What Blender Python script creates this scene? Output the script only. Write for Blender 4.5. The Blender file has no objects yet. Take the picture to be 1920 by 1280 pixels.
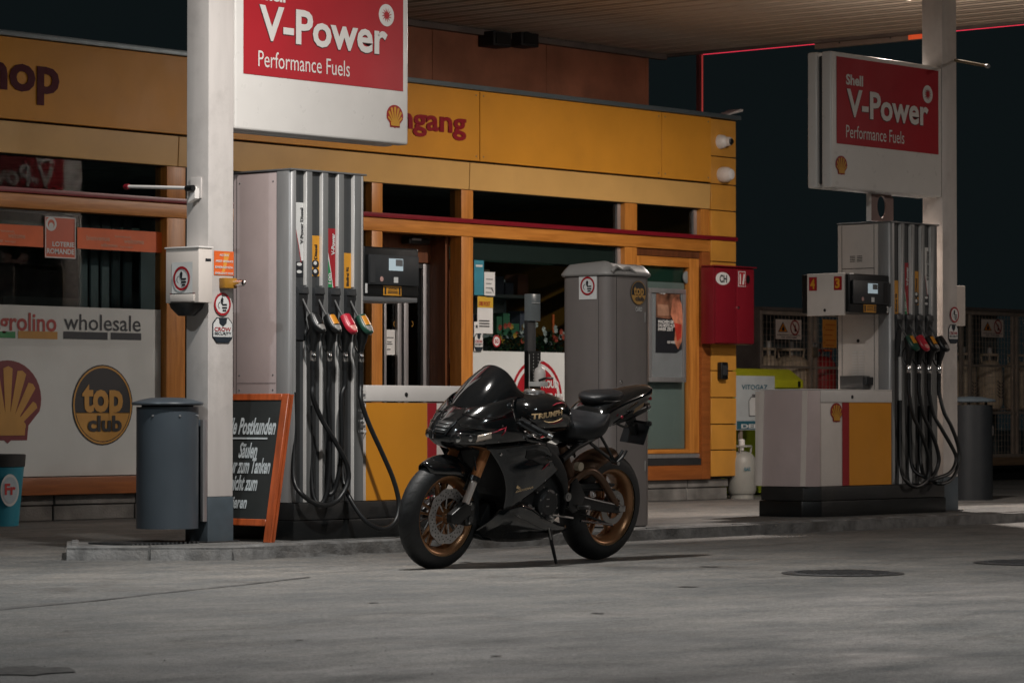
import bpy, bmesh, math, random
from mathutils import Vector, Matrix
random.seed(7)
rad = math.radians
S = bpy.context.scene
COL = S.collection

# ---------------------------------------------------------------- camera
# world axes: X runs along the shop front, Y runs towards the shop, metres
F, AZ, EYE = 6000.0, rad(41), 0.82
PITCH = math.atan(140 / F)
cam_d = bpy.data.cameras.new('camera'); cam = bpy.data.objects.new('camera', cam_d); COL.objects.link(cam)
cam.location = (0, 0, EYE)
cam.rotation_euler = (math.pi / 2 + PITCH, 0, AZ - math.pi / 2)
cam_d.sensor_width = 36; cam_d.lens = F / 1920 * 36; cam_d.clip_start = 0.1; cam_d.clip_end = 400
cam_d.dof.use_dof = True; cam_d.dof.focus_distance = 18.2; cam_d.dof.aperture_fstop = 10
S.camera = cam

# ---------------------------------------------------------------- world (night sky) and exposure
W = bpy.data.worlds.new('World'); S.world = W; W.use_nodes = True
bg = W.node_tree.nodes['Background']
bg.inputs[0].default_value = (0.50, 0.78, 0.86, 1); bg.inputs[1].default_value = 0.0080
S.view_settings.view_transform = 'Standard'; S.view_settings.look = 'None'
S.view_settings.gamma = 1; S.view_settings.use_curve_mapping = False
S.view_settings.exposure = 0.0
S.render.engine = 'CYCLES'
S.cycles.max_bounces = 6; S.cycles.diffuse_bounces = 3; S.cycles.glossy_bounces = 3
S.cycles.transparent_max_bounces = 8; S.cycles.sample_clamp_indirect = 4
try: S.cycles.use_denoising = True
except Exception: pass

# canopy lamps: (x, y, watts)  -- fixtures are built with the canopy
WARM, NEUT, COOL = (1.0, 0.88, 0.79), (1.0, 0.95, 0.90), (0.88, 0.97, 1.0)
LAMPS = [(12.2, 11.3, 250, NEUT, 'above the lane left of the motorcycle'), (22.3, 15.0, 300, WARM, 'between the island and the shop door'),
         (25.0, 6.2, 270, WARM, 'far right over the outer lane'), (9.0, 13.0, 74, COOL, 'far left behind the island'), (12.0, 5.5, 105, COOL, 'nearest the viewer')]
CANZ = 4.5
CEIL_FILL = {'between the island and the shop door': 60, 'far right over the outer lane': 55}   # point lights and lenses added to brighten the ceiling and copper wall
NEON = 0.95

# ---------------------------------------------------------------- placing helpers: a pixel of the layout on a real plane
_fh = Vector((math.cos(AZ), math.sin(AZ), 0)); _r = Vector((math.sin(AZ), -math.cos(AZ), 0)); _z = Vector((0, 0, 1))
_fw = _fh * math.cos(PITCH) + _z * math.sin(PITCH); _up = _z * math.cos(PITCH) - _fh * math.sin(PITCH)
_O = Vector((0, 0, EYE))
def _ray(px, py): return _fw + _r * ((px - 960) / F) + _up * ((640 - py) / F)
def onV(px, py, v):
    d = _ray(px, py); return _O + d * (v / d.y)
def onU(px, py, u):
    d = _ray(px, py); return _O + d * (u / d.x)
def PU(px, v): return onV(px, 780, v).x
def PZ(px, py, v): return onV(px, py, v).z
def PV(px, u): return onU(px, 780, u).y
def PZu(px, py, u): return onU(px, py, u).z

# ---------------------------------------------------------------- object helpers
ORG = {}
def tag(o, label=None, cat=None, group=None, kind=None):
    if label: o['label'] = label
    if cat: o['category'] = cat
    if group: o['group'] = group
    if kind: o['kind'] = kind
    return o
def thing(name, loc, label, cat, group=None, kind=None):
    o = bpy.data.objects.new(name, None); COL.objects.link(o); o.location = loc
    o.empty_display_size = 0.2
    ORG[o] = Vector(loc)
    return tag(o, label, cat, group, kind)
def org(p):
    while p is not None:
        if p in ORG: return ORG[p]
        p = p.parent
    return Vector((0, 0, 0))
def copy_tree(o, parent=None):
    c = o.copy(); COL.objects.link(c)
    if parent is not None: c.parent = parent
    for ch in list(o.children): copy_tree(ch, c)
    return c

class MB:
    def __init__(s): s.v = []; s.f = []
    def add(s, vs, fs):
        n = len(s.v); s.v += [Vector(p) for p in vs]; s.f += [[i + n for i in f] for f in fs]; return s
    def box(s, x0, x1, y0, y1, z0, z1):
        if x0 > x1: x0, x1 = x1, x0
        if y0 > y1: y0, y1 = y1, y0
        if z0 > z1: z0, z1 = z1, z0
        return s.add([(x0,y0,z0),(x1,y0,z0),(x1,y1,z0),(x0,y1,z0),(x0,y0,z1),(x1,y0,z1),(x1,y1,z1),(x0,y1,z1)],
            [[3,2,1,0],[4,5,6,7],[0,1,5,4],[1,2,6,5],[2,3,7,6],[3,0,4,7]])
    def prism(s, pts, a, b, axis='z'):
        # pts 2D polygon; axis z: (x,y) extruded in z; axis y: (x,z) in y; axis x: (y,z) in x
        def m(p, h):
            return (p[0], p[1], h) if axis == 'z' else ((p[0], h, p[1]) if axis == 'y' else (h, p[0], p[1]))
        n = len(pts); vs = [m(p, a) for p in pts] + [m(p, b) for p in pts]
        fs = [list(range(n))[::-1], list(range(n, 2*n))] + [[i, (i+1) % n, n + (i+1) % n, n + i] for i in range(n)]
        return s.add(vs, fs)
    def poly3(s, pts, thick=None):
        pts = [Vector(p) for p in pts]; n = len(pts)
        if not thick: return s.add(pts, [list(range(n))])
        t = Vector(thick); return s.add(pts + [p + t for p in pts], [list(range(n)), list(range(n, 2*n))[::-1]] + [[i, n+i, n+(i+1) % n, (i+1) % n] for i in range(n)])
    def tube(s, path, r, n=10, cap=True):
        path = [Vector(p) for p in path]; m = len(path)
        rs = r if isinstance(r, (list, tuple)) else [r] * m
        rings = []; up = None
        for i, p in enumerate(path):
            t = (path[min(i+1, m-1)] - path[max(i-1, 0)]).normalized()
            if up is None:
                up = Vector((0, 0, 1)) if abs(t.z) < .9 else Vector((1, 0, 0))
            a = (up - t * up.dot(t)).normalized(); up = a; b = t.cross(a)
            rings.append([p + (a * math.cos(2*math.pi*k/n) + b * math.sin(2*math.pi*k/n)) * rs[i] for k in range(n)])
        return s.rings(rings, cap, True)
    def rings(s, rings, cap=True, closed=True):
        n = len(rings[0]); vs = [p for r_ in rings for p in r_]; fs = []
        for i in range(len(rings) - 1):
            for k in range(n if closed else n - 1):
                k2 = (k + 1) % n; fs.append([i*n + k, i*n + k2, (i+1)*n + k2, (i+1)*n + k])
        if cap: fs.append(list(range(n))[::-1]); fs.append([(len(rings)-1)*n + k for k in range(n)])
        return s.add(vs, fs)
    def lathe(s, prof, c, axis='z', n=32, cap=False):
        # prof: (radius, height along axis)
        c = Vector(c); rings = []
        for (r_, h) in prof:
            ring = []
            for k in range(n):
                a = 2*math.pi*k/n; ca, sa = math.cos(a)*r_, math.sin(a)*r_
                ring.append(c + (Vector((ca, sa, h)) if axis == 'z' else (Vector((ca, h, sa)) if axis == 'y' else Vector((h, ca, sa)))))
            rings.append(ring)
        return s.rings(rings, cap, True)
    def cyl(s, a, b, r, n=20): return s.tube([a, b], r, n)
    def build(s, name, mat, parent=None, smooth=False, bevel=0, seg=2, sub=0, solid=0, label=None, ang=40, loc=None):
        me = bpy.data.meshes.new(name); o = bpy.data.objects.new(name, me); COL.objects.link(o)
        off = org(parent) if parent is not None else Vector((0, 0, 0))
        if loc is not None: off = Vector(loc); o.location = loc
        me.from_pydata([p - off for p in s.v], [], s.f)
        bm = bmesh.new(); bm.from_mesh(me)
        bmesh.ops.recalc_face_normals(bm, faces=bm.faces)
        if bevel:
            es = [e for e in bm.edges if len(e.link_faces) == 2 and e.calc_face_angle(0) > rad(30)]
            bmesh.ops.bevel(bm, geom=es, offset=bevel, segments=seg, profile=.6, affect='EDGES')
        bm.to_mesh(me); bm.free()
        me.materials.append(mat)
        if smooth or bevel:
            for p in me.polygons: p.use_smooth = True
            try: me.set_sharp_from_angle(angle=rad(ang))
            except Exception: pass
        if parent is not None: o.parent = parent
        if solid:
            m = o.modifiers.new('solidify', 'SOLIDIFY'); m.thickness = solid; m.offset = 0
        if sub:
            m = o.modifiers.new('subsurf', 'SUBSURF'); m.levels = sub; m.render_levels = sub
        if label: o['label'] = label
        return o

def spline(pts, k=6):
    P = [Vector(p) for p in pts]; P = [P[0]*2 - P[1]] + P + [P[-1]*2 - P[-2]]; out = []
    for i in range(1, len(P) - 2):
        for j in range(k):
            t = j / k; a, b, c, d = P[i-1], P[i], P[i+1], P[i+2]
            out.append(.5 * ((2*b) + (c - a)*t + (2*a - 5*b + 4*c - d)*t*t + (3*b - a - 3*c + d)*t**3))
    out.append(P[-2]); return out

# ---------------------------------------------------------------- materials
MATS = {}
def mat(name, col, rough=.5, metal=0, var=.06, scale=6, bump=0, bscale=60, spec=.5, coat=0, dirt=0, rvar=.08, aniso=None):
    if name in MATS: return MATS[name]
    m = bpy.data.materials.new(name); m.use_nodes = True; nt = m.node_tree; N = nt.nodes; L = nt.links
    b = N['Principled BSDF']
    b.inputs['Roughness'].default_value = rough; b.inputs['Metallic'].default_value = metal
    b.inputs['Specular IOR Level'].default_value = spec
    if coat: b.inputs['Coat Weight'].default_value = coat; b.inputs['Coat Roughness'].default_value = .06
    tc = N.new('ShaderNodeTexCoord'); mp = N.new('ShaderNodeMapping'); L.new(tc.outputs['Object'], mp.inputs[0])
    if aniso: mp.inputs['Scale'].default_value = aniso
    nz = N.new('ShaderNodeTexNoise'); nz.inputs['Scale'].default_value = scale; nz.inputs['Detail'].default_value = 5
    L.new(mp.outputs[0], nz.inputs['Vector'])
    cr = N.new('ShaderNodeValToRGB'); c = Vector(col)
    lo = c * (1 - var * 1.6); hi = c * (1 + var)
    cr.color_ramp.elements[0].position = .3; cr.color_ramp.elements[1].position = .7
    cr.color_ramp.elements[0].color = (*lo, 1); cr.color_ramp.elements[1].color = (*[min(1, q) for q in hi], 1)
    L.new(nz.outputs['Fac'], cr.inputs[0]); last = cr.outputs[0]
    if dirt:
        n2 = N.new('ShaderNodeTexNoise'); n2.inputs['Scale'].default_value = 2.3; n2.inputs['Detail'].default_value = 9; n2.inputs['Roughness'].default_value = .7
        L.new(tc.outputs['Object'], n2.inputs['Vector'])
        r2 = N.new('ShaderNodeValToRGB'); r2.color_ramp.elements[0].position = .5; r2.color_ramp.elements[1].position = .75
        r2.color_ramp.elements[0].color = (0, 0, 0, 1); r2.color_ramp.elements[1].color = (dirt, dirt, dirt, 1)
        L.new(n2.outputs['Fac'], r2.inputs[0])
        mx = N.new('ShaderNodeMixRGB'); mx.inputs[2].default_value = (.06, .05, .04, 1)
        L.new(r2.outputs[0], mx.inputs[0]); L.new(last, mx.inputs[1]); last = mx.outputs[0]
    L.new(last, b.inputs['Base Color'])
    if rvar:
        mr = N.new('ShaderNodeMapRange'); mr.inputs[3].default_value = max(.02, rough - rvar); mr.inputs[4].default_value = min(1, rough + rvar)
        n3 = N.new('ShaderNodeTexNoise'); n3.inputs['Scale'].default_value = scale * 2.7; n3.inputs['Detail'].default_value = 6
        L.new(mp.outputs[0], n3.inputs['Vector']); L.new(n3.outputs['Fac'], mr.inputs[0]); L.new(mr.outputs[0], b.inputs['Roughness'])
    if bump:
        n4 = N.new('ShaderNodeTexNoise'); n4.inputs['Scale'].default_value = bscale; n4.inputs['Detail'].default_value = 4
        L.new(mp.outputs[0], n4.inputs['Vector'])
        bp = N.new('ShaderNodeBump'); bp.inputs['Strength'].default_value = bump; bp.inputs['Distance'].default_value = .01
        L.new(n4.outputs['Fac'], bp.inputs['Height']); L.new(bp.outputs[0], b.inputs['Normal'])
    MATS[name] = m; return m
def emis(name, col, st):
    if name in MATS: return MATS[name]
    m = bpy.data.materials.new(name); m.use_nodes = True; b = m.node_tree.nodes['Principled BSDF']
    b.inputs['Base Color'].default_value = (*col, 1); b.inputs['Emission Color'].default_value = (*col, 1); b.inputs['Emission Strength'].default_value = st
    MATS[name] = m; return m
def glass(name, tint, refl=1.0, rough=.02):
    m = bpy.data.materials.new(name); m.use_nodes = True; nt = m.node_tree; N = nt.nodes; L = nt.links
    out = N['Material Output']; N.remove(N['Principled BSDF'])
    t = N.new('ShaderNodeBsdfTransparent'); t.inputs[0].default_value = (*tint, 1)
    g = N.new('ShaderNodeBsdfGlossy'); g.inputs['Roughness'].default_value = rough; g.inputs[0].default_value = (refl, refl, refl, 1)
    fr = N.new('ShaderNodeFresnel'); fr.inputs[0].default_value = 1.33
    ge = N.new('ShaderNodeNewGeometry'); inv = N.new('ShaderNodeMath'); inv.operation = 'SUBTRACT'; inv.inputs[0].default_value = 1; L.new(ge.outputs['Backfacing'], inv.inputs[1])
    mu = N.new('ShaderNodeMath'); mu.operation = 'MULTIPLY'; L.new(fr.outputs[0], mu.inputs[0]); L.new(inv.outputs[0], mu.inputs[1])
    mx = N.new('ShaderNodeMixShader'); L.new(mu.outputs[0], mx.inputs[0]); L.new(t.outputs[0], mx.inputs[1]); L.new(g.outputs[0], mx.inputs[2])
    L.new(mx.outputs[0], out.inputs[0]); return m

WHITE = mat('white_paint', (.72, .69, .66), .42, var=.03, dirt=.12)
POSTW = mat('post_paint', (.60, .565, .54), .4, var=.05, dirt=.30, scale=3, aniso=(4, 4, .6))
SIGNW = mat('sign_white', (.72, .70, .67), .3, var=.02)
SIGNR = mat('sign_red', (.42, .018, .028), .32, var=.05, scale=2)
FILM = mat('window_film', (.60, .63, .62), .35, var=.06, scale=1.5)
BLACK = mat('black_plastic', (.006, .007, .0075), .38, var=.2)
BLACKM = mat('black_matt', (.016, .017, .018), .7, var=.2)
DGREY = mat('dark_grey_plastic', (.030, .033, .036), .45, var=.1)
MGREY = mat('mid_grey_metal', (.17, .175, .18), .38, metal=.3, var=.07, scale=4)
ALU = mat('aluminium', (.52, .52, .53), .36, metal=.75, var=.08, scale=9, aniso=(3, 3, .3))
ALUM = mat('satin_grey_profile', (.30, .30, .30), .4, metal=.25, var=.06, scale=5, aniso=(3, 3, .5))
CHROME = mat('polished_metal', (.72, .71, .70), .18, metal=1, var=.1, scale=20)
MAUVE = mat('pump_side_pink_lit', (.52, .43, .42), .42, var=.05, scale=2, dirt=.15)  # pink light on the pump end faces is put into this colour
CREAM = mat('pump_cream_paint', (.68, .62, .57), .4, var=.04, scale=2, dirt=.12)
YEL = mat('pump_yellow_film', (.70, .28, .018), .38, var=.06, scale=2)
RED = mat('red_film', (.35, .012, .02), .38, var=.06)
FASC = mat('fascia_yellow', (.60, .265, .030), .42, var=.09, scale=1.1, dirt=.1, spec=.18)
FASCP = mat('fascia_pale_yellow', (.60, .36, .12), .36, var=.07, scale=1.3, dirt=.1, spec=.35)
CLAD = mat('corner_cladding_yellow', (.60, .28, .045), .45, var=.12, scale=2, dirt=.12)
LETR = mat('shop_letter_red', (.24, .006, .014), .6, spec=.2)
COPE = mat('coping_grey', (.13, .165, .18), .4, metal=.4)
COPPER = mat('copper_cladding', (.46, .19, .11), .42, metal=.15, var=.28, scale=1.4, bump=.15, bscale=3, dirt=.3)
CONC = mat('plinth_concrete', (.17, .165, .155), .85, var=.3, scale=5, bump=.5, dirt=.5)
KERB = mat('kerb_stone', (.15, .15, .148), .75, var=.35, scale=9, bump=.6, bscale=50, dirt=.75)
STEEL = mat('grey_painted_steel', (.052, .066, .080), .38, var=.08, scale=3, spec=.5)
SHOE = mat('post_shoe_grey', (.075, .10, .12), .6, var=.15, dirt=.4)
TOWER = mat('tower_grey_brown', (.215, .193, .184), .34, metal=.15, var=.08, scale=2, aniso=(2, 2, .4), dirt=.2)
LID = mat('tower_lid_grey', (.28, .27, .26), .4, var=.05)
REDC = mat('red_cabinet_paint', (.19, .008, .017), .36, var=.07, scale=2)
ORG_ = mat('orange_print', (.66, .115, .018), .55, var=.07)
GOLDP = mat('gold_print', (.50, .26, .05), .45)
BLUEP = mat('blue_print', (.05, .25, .33), .4, var=.3, scale=3)
PAPER = mat('paper_white', (.64, .65, .64), .6, var=.05)
GREENP = mat('green_print', (.02, .25, .08), .45)
INK = mat('ink_black', (.012, .014, .018), .5)
INKB = mat('ink_navy', (.012, .02, .03), .5)
BIN_B = mat('blue_bin_plastic', (.015, .22, .31), .42)
LIME = mat('lime_paint', (.50, .50, .02), .4, var=.06)
LIMED = mat('lime_dark_paint', (.30, .38, .02), .45, var=.08)
BOTT = mat('gas_bottle_cream', (.82, .66, .48), .45, var=.1, dirt=.2)
BOTR = mat('gas_bottle_red', (.50, .03, .03), .45, dirt=.2)
CAGE = mat('cage_galvanised', (.55, .44, .36), .5, metal=.5, var=.15)
CAGEB = mat('cage_brown_panel', (.16, .13, .115), .6, var=.15)
RUB = mat('hose_rubber', (.008, .009, .010), .42, var=.15)
CHALKB = mat('blackboard_face', (.022, .026, .026), .6, var=.15, scale=4)
CHALK = mat('chalk_paint', (.50, .55, .57), .8, var=.15, scale=40)
FRAME_R = mat('orange_stained_wood', (.42, .085, .022), .42, var=.25, scale=4, aniso=(6, 6, .6), bump=.1)
DARKIN = mat('dark_interior', (.17, .20, .20), .8, var=.3)
SHELF = mat('shop_shelf', (.32, .34, .34), .6)
BLIND = mat('green_blind', (.03, .10, .065), .6)
FROST = mat('frosted_door_film', (.33, .36, .335), .35, var=.12, scale=1)
GLASS = glass('window_glass', (.75, .8, .8)); GLASSD = glass('tinted_door_glass', (.30, .33, .33)); CLEARP = glass('clear_plastic', (.8, .82, .84))
NEONM = emis('red_neon_tube', (1.0, .045, .095), NEON)
NEONW = emis('neon_end_glow', (.8, .10, .03), .5)
SCREEN = emis('pump_display', (.34, .42, .46), .55)

def wood(name, a, b, sc):
    m = bpy.data.materials.new(name); m.use_nodes = True; nt = m.node_tree; N = nt.nodes; L = nt.links; P = N['Principled BSDF']
    tc = N.new('ShaderNodeTexCoord'); mp = N.new('ShaderNodeMapping'); mp.inputs['Scale'].default_value = sc
    nz = N.new('ShaderNodeTexNoise'); nz.inputs['Scale'].default_value = 5; nz.inputs['Detail'].default_value = 8; nz.inputs['Distortion'].default_value = .6
    cr = N.new('ShaderNodeValToRGB'); cr.color_ramp.elements[0].position = .32; cr.color_ramp.elements[1].position = .68
    cr.color_ramp.elements[0].color = (*a, 1); cr.color_ramp.elements[1].color = (*b, 1)
    L.new(tc.outputs['Object'], mp.inputs[0]); L.new(mp.outputs[0], nz.inputs['Vector']); L.new(nz.outputs['Fac'], cr.inputs[0])
    vo = N.new('ShaderNodeTexVoronoi'); vo.inputs['Scale'].default_value = 2.2; L.new(tc.outputs['Object'], vo.inputs['Vector'])
    kr = N.new('ShaderNodeValToRGB'); kr.color_ramp.elements[0].position = .035; kr.color_ramp.elements[1].position = .075
    kr.color_ramp.elements[0].color = (.35, .3, .25, 1); kr.color_ramp.elements[1].color = (1, 1, 1, 1)
    L.new(vo.outputs['Distance'], kr.inputs[0])
    mu = N.new('ShaderNodeMixRGB'); mu.blend_type = 'MULTIPLY'; mu.inputs[0].default_value = 1
    L.new(cr.outputs[0], mu.inputs[1]); L.new(kr.outputs[0], mu.inputs[2]); L.new(mu.outputs[0], P.inputs['Base Color'])
    P.inputs['Roughness'].default_value = .42
    bp = N.new('ShaderNodeBump'); bp.inputs['Strength'].default_value = .12; bp.inputs['Distance'].default_value = .01
    L.new(nz.outputs['Fac'], bp.inputs['Height']); L.new(bp.outputs[0], P.inputs['Normal']); return m
WOODV = wood('pine_upright', (.40, .145, .022), (.58, .235, .045), (7, 7, .5))
WOODH = wood('pine_rail', (.40, .145, .022), (.58, .235, .045), (.5, 7, 7))
WOODD = wood('dark_stained_wood', (.085, .028, .010), (.15, .05, .018), (7, 7, .5))
WOODR = wood('sill_stained_wood', (.22, .065, .014), (.32, .10, .022), (.5, 7, 7))

def ground_mat():
    m = bpy.data.materials.new('forecourt_concrete'); m.use_nodes = True; nt = m.node_tree; N = nt.nodes; L = nt.links; P = N['Principled BSDF']
    tc = N.new('ShaderNodeTexCoord')
    def noise(sc, det=6, ro=.55, mapscale=None, dist=0):
        n = N.new('ShaderNodeTexNoise'); n.inputs['Scale'].default_value = sc; n.inputs['Detail'].default_value = det; n.inputs['Roughness'].default_value = ro
        n.inputs['Distortion'].default_value = dist
        if mapscale:
            mp = N.new('ShaderNodeMapping'); mp.inputs['Scale'].default_value = mapscale; L.new(tc.outputs['Object'], mp.inputs[0]); L.new(mp.outputs[0], n.inputs['Vector'])
        else: L.new(tc.outputs['Object'], n.inputs['Vector'])
        return n
    def ramp(src, p0, c0, p1, c1):
        r = N.new('ShaderNodeValToRGB'); r.color_ramp.elements[0].position = p0; r.color_ramp.elements[1].position = p1
        r.color_ramp.elements[0].color = (*c0, 1); r.color_ramp.elements[1].color = (*c1, 1); L.new(src.outputs[0], r.inputs[0]); return r
    def mul(a, b, f=1, mode='MULTIPLY'):
        x = N.new('ShaderNodeMixRGB'); x.blend_type = mode; x.inputs[0].default_value = f; L.new(a.outputs[0], x.inputs[1]); L.new(b.outputs[0], x.inputs[2]); return x
    base = ramp(noise(.45, 7, .6, None, .5), .33, (.118, .122, .122), .68, (.222, .216, .206))
    mott = ramp(noise(2.6, 9, .72, (.85, 1.25, 1)), .36, (.62, .66, .69), .66, (1.16, 1.12, 1.07))
    fine = ramp(noise(34, 6, .75), .36, (.55, .55, .56), .64, (1.38, 1.37, 1.35))
    grit = ramp(noise(110, 4, .7), .38, (.50, .50, .51), .62, (1.45, 1.44, 1.42))
    stain = ramp(noise(.9, 9, .75, (.8, 1.2, 1), 1.4), .54, (1, 1, 1), .68, (.58, .54, .51))
    spots = ramp(noise(7, 2, .4), .72, (1, 1, 1), .77, (.62, .60, .58))
    speck = ramp(noise(55, 2, .5), .70, (1, 1, 1), .75, (.38, .38, .38))
    c = mul(mul(mul(mul(mul(mul(base, mott), fine), grit), stain), spots), speck)
    L.new(c.outputs[0], P.inputs['Base Color'])
    rr = ramp(noise(2.0, 7, .65, (.7, 1.4, 1)), .3, (.46,)*3, .7, (.80,)*3); L.new(rr.outputs[0], P.inputs['Roughness'])
    P.inputs['Specular IOR Level'].default_value = .5
    h = mul(noise(90, 5, .75), noise(7, 5, .6, (.8, 1.2, 1)), .35, 'MIX')
    bp = N.new('ShaderNodeBump'); bp.inputs['Strength'].default_value = .9; bp.inputs['Distance'].default_value = .014
    L.new(h.outputs[0], bp.inputs['Height']); L.new(bp.outputs[0], P.inputs['Normal']); return m
GROUND = ground_mat()
JOINT = mat('joint_tar', (.035, .035, .036), .7, var=.3, scale=20)
IRON = mat('cast_iron', (.07, .072, .075), .55, metal=.5, var=.3, scale=30, bump=.6, bscale=90)

# ---------------------------------------------------------------- flat print (lettering, emblems) on a plane
class Dec:
    """2D frame: origin o, x direction, up direction; layers 2.5 mm apart"""
    def __init__(s, o, x=(1, 0, 0), up=(0, 0, 1), parent=None, eps=.0025):
        s.o = Vector(o); s.x = Vector(x).normalized(); s.up = Vector(up).normalized(); s.n = s.x.cross(s.up); s.p = parent; s.e = eps
    def P(s, a, b, l=1): return s.o + s.x * a + s.up * b + s.n * (s.e * l)
    def poly(s, pts, m, name, l=1, parent=None, label=None):
        return MB().poly3([s.P(a, b, l) for a, b in pts]).build(name, m, parent or s.p, label=label)
    def rect(s, a0, a1, b0, b1, m, name, l=1, parent=None, label=None): return s.poly([(a0, b0), (a1, b0), (a1, b1), (a0, b1)], m, name, l, parent, label)
    def disc(s, ca, cb, r, m, name, l=1, n=36, ry=None, parent=None):
        ry = ry or r; return s.poly([(ca + r*math.cos(2*math.pi*k/n), cb + ry*math.sin(2*math.pi*k/n)) for k in range(n)], m, name, l, parent)
    def ring(s, ca, cb, r0, r1, m, name, l=1, n=40, a0=0, a1=360, parent=None):
        mb = MB(); full = abs(a1 - a0) >= 360; k_ = n
        vs = []
        for k in range(k_ + 1):
            a = rad(a0 + (a1 - a0) * k / k_); vs += [s.P(ca + r0*math.cos(a), cb + r0*math.sin(a), l), s.P(ca + r1*math.cos(a), cb + r1*math.sin(a), l)]
        mb.add(vs, [[2*k, 2*k+1, 2*k+3, 2*k+2] for k in range(k_)]); return mb.build(name, m, parent or s.p)
    def text(s, t, a0, a1, b0, b1, m, l=1, bold=.0, name='lettering', ext=0, parent=None, shear=0, rot=0):
        cu = bpy.data.curves.new('txt', 'FONT'); cu.body = t; cu.size = 1; cu.offset = bold; cu.shear = shear; cu.resolution_u = 3
        to = bpy.data.objects.new('txt', cu); COL.objects.link(to)
        dg = bpy.context.evaluated_depsgraph_get(); me = bpy.data.meshes.new_from_object(to.evaluated_get(dg))
        bpy.data.objects.remove(to); bpy.data.curves.remove(cu)
        vs = [v.co.copy() for v in me.vertices]; fs = [list(p.vertices) for p in me.polygons]; bpy.data.meshes.remove(me)
        if not vs: return None
        if rot == 90: vs = [Vector((-v.y, v.x, 0)) for v in vs]
        x0 = min(v.x for v in vs); x1 = max(v.x for v in vs); y0 = min(v.y for v in vs); y1 = max(v.y for v in vs)
        mb = MB(); q = [s.P(a0 + (v.x - x0)/(x1 - x0)*(a1 - a0), b0 + (v.y - y0)/(y1 - y0)*(b1 - b0), l) for v in vs]
        mb.add(q, fs)
        return mb.build(name, m, parent or s.p, solid=ext)
    # ---- marks
    def pecten(s, ca, cb, h, l=1, red=None, yel=None):
        red = red or RED; yel = yel or GOLDP; w = h * .53
        out = []
        for k in range(0, 25):
            a = rad(-28 + 236 * k / 24); out.append((ca + w*math.cos(a), cb + .04*h + h*.47*math.sin(a)))
        out = out[1:-1]
        out += [(ca - w*.62, cb - h*.28), (ca - w*.58, cb - h*.46), (ca - w*.1, cb - h*.46), (ca, cb - h*.5), (ca + w*.1, cb - h*.46), (ca + w*.58, cb - h*.46), (ca + w*.62, cb - h*.28)]
        b = s.poly(out, red, 'emblem_outline', l)
        mb = MB(); base = (ca, cb - h*.40)
        angs = [24, 41, 58, 74, 90, 106, 122, 139, 156]
        def reach(q, f_):
            L_ = 0
            while L_ < h*1.2:
                x, y = L_*math.cos(rad(q)), -.40*h + L_*math.sin(rad(q))
                if (x/(w*f_))**2 + ((y - .04*h)/(h*.47*f_))**2 > 1 and L_ > .3*h: break
                L_ += h*.01
            return L_
        for q in angs:
            L0 = h*.14; L1 = reach(q, .84); hw = 5.2
            pts = [(base[0] + L0*math.cos(rad(q-12)), base[1] + L0*math.sin(rad(q-12))), (base[0] + L1*.97*math.cos(rad(q-hw)), base[1] + L1*.97*math.sin(rad(q-hw))),
                   (base[0] + L1*math.cos(rad(q)), base[1] + L1*math.sin(rad(q))), (base[0] + L1*.97*math.cos(rad(q+hw)), base[1] + L1*.97*math.sin(rad(q+hw))), (base[0] + L0*math.cos(rad(q+12)), base[1] + L0*math.sin(rad(q+12)))]
            mb.poly3([s.P(x, y, l + 1) for x, y in pts])
        mb.build('emblem_rib', yel, s.p)
        s.poly([(ca - w*.5, cb - h*.40), (ca + w*.5, cb - h*.40), (ca + w*.52, cb - h*.26), (ca + w*.30, cb - h*.14), (ca - w*.30, cb - h*.14), (ca - w*.52, cb - h*.26)], yel, 'emblem_base', l + 2)
    def nosmoke(s, ca, cb, r, l=1, square=True):
        if square: s.rect(ca - r*1.25, ca + r*1.25, cb - r*1.45, cb + r*1.35, PAPER, 'sticker_paper', l)
        s.disc(ca, cb, r*.82, PAPER, 'sticker_disc', l + 1); s.ring(ca, cb, r*.80, r, RED, 'sticker_ring', l + 2)
        s.rect(ca - r*.05, ca + r*.55, cb - r*.12, cb + .02*r, INK, 'cigarette_mark', l + 2); s.rect(ca - r*.05, ca + r*.55, cb - r*.38, cb - r*.24, INK, 'cigarette_mark', l + 2)
        s.rect(ca + r*.02, ca + r*.45, cb - r*.62, cb - r*.48, INK, 'cigarette_mark', l + 2)
        s.poly([(ca - r*.15, cb), (ca + r*.05, cb), (ca + r*.12, cb + r*.45), (ca - r*.05, cb + r*.62), (ca - r*.22, cb + r*.4)], INK, 'hand_mark', l + 2)
        s.ring(ca - r*.25, cb - r*.1, r*.26, r*.31, INK, 'smoke_mark', l + 3, 14, 90, 250)
    def security(s, ca, cb, w, h, l=1):
        o = [(-.5, .28), (-.3, .5), (.3, .5), (.5, .28), (.5, -.28), (.3, -.5), (-.3, -.5), (-.5, -.28)]
        s.poly([(ca + x*w, cb + y*h) for x, y in o], INKB, 'sticker_border', l); s.poly([(ca + x*w*.92, cb + y*h*.92) for x, y in o], PAPER, 'sticker_paper', l + 1)
        s.poly([(ca + x*w, cb + y*h) for x, y in [(-.48, -.26), (.48, -.26), (.3, -.48), (-.3, -.48)]], INKB, 'sticker_band', l + 2)
        s.poly([(ca + x*w, cb + y*h) for x, y in [(-.2, .46), (.2, .46), (.17, .28), (0, .14), (-.17, .28)]], INKB, 'shield_mark', l + 2)
        s.text('CROW', ca - w*.42, ca + w*.40, cb - h*.04, cb + h*.12, RED, l + 2, .02); s.text('SECURITY', ca - w*.42, ca + w*.42, cb - h*.19, cb - h*.07, INKB, l + 2, .02)
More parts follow.
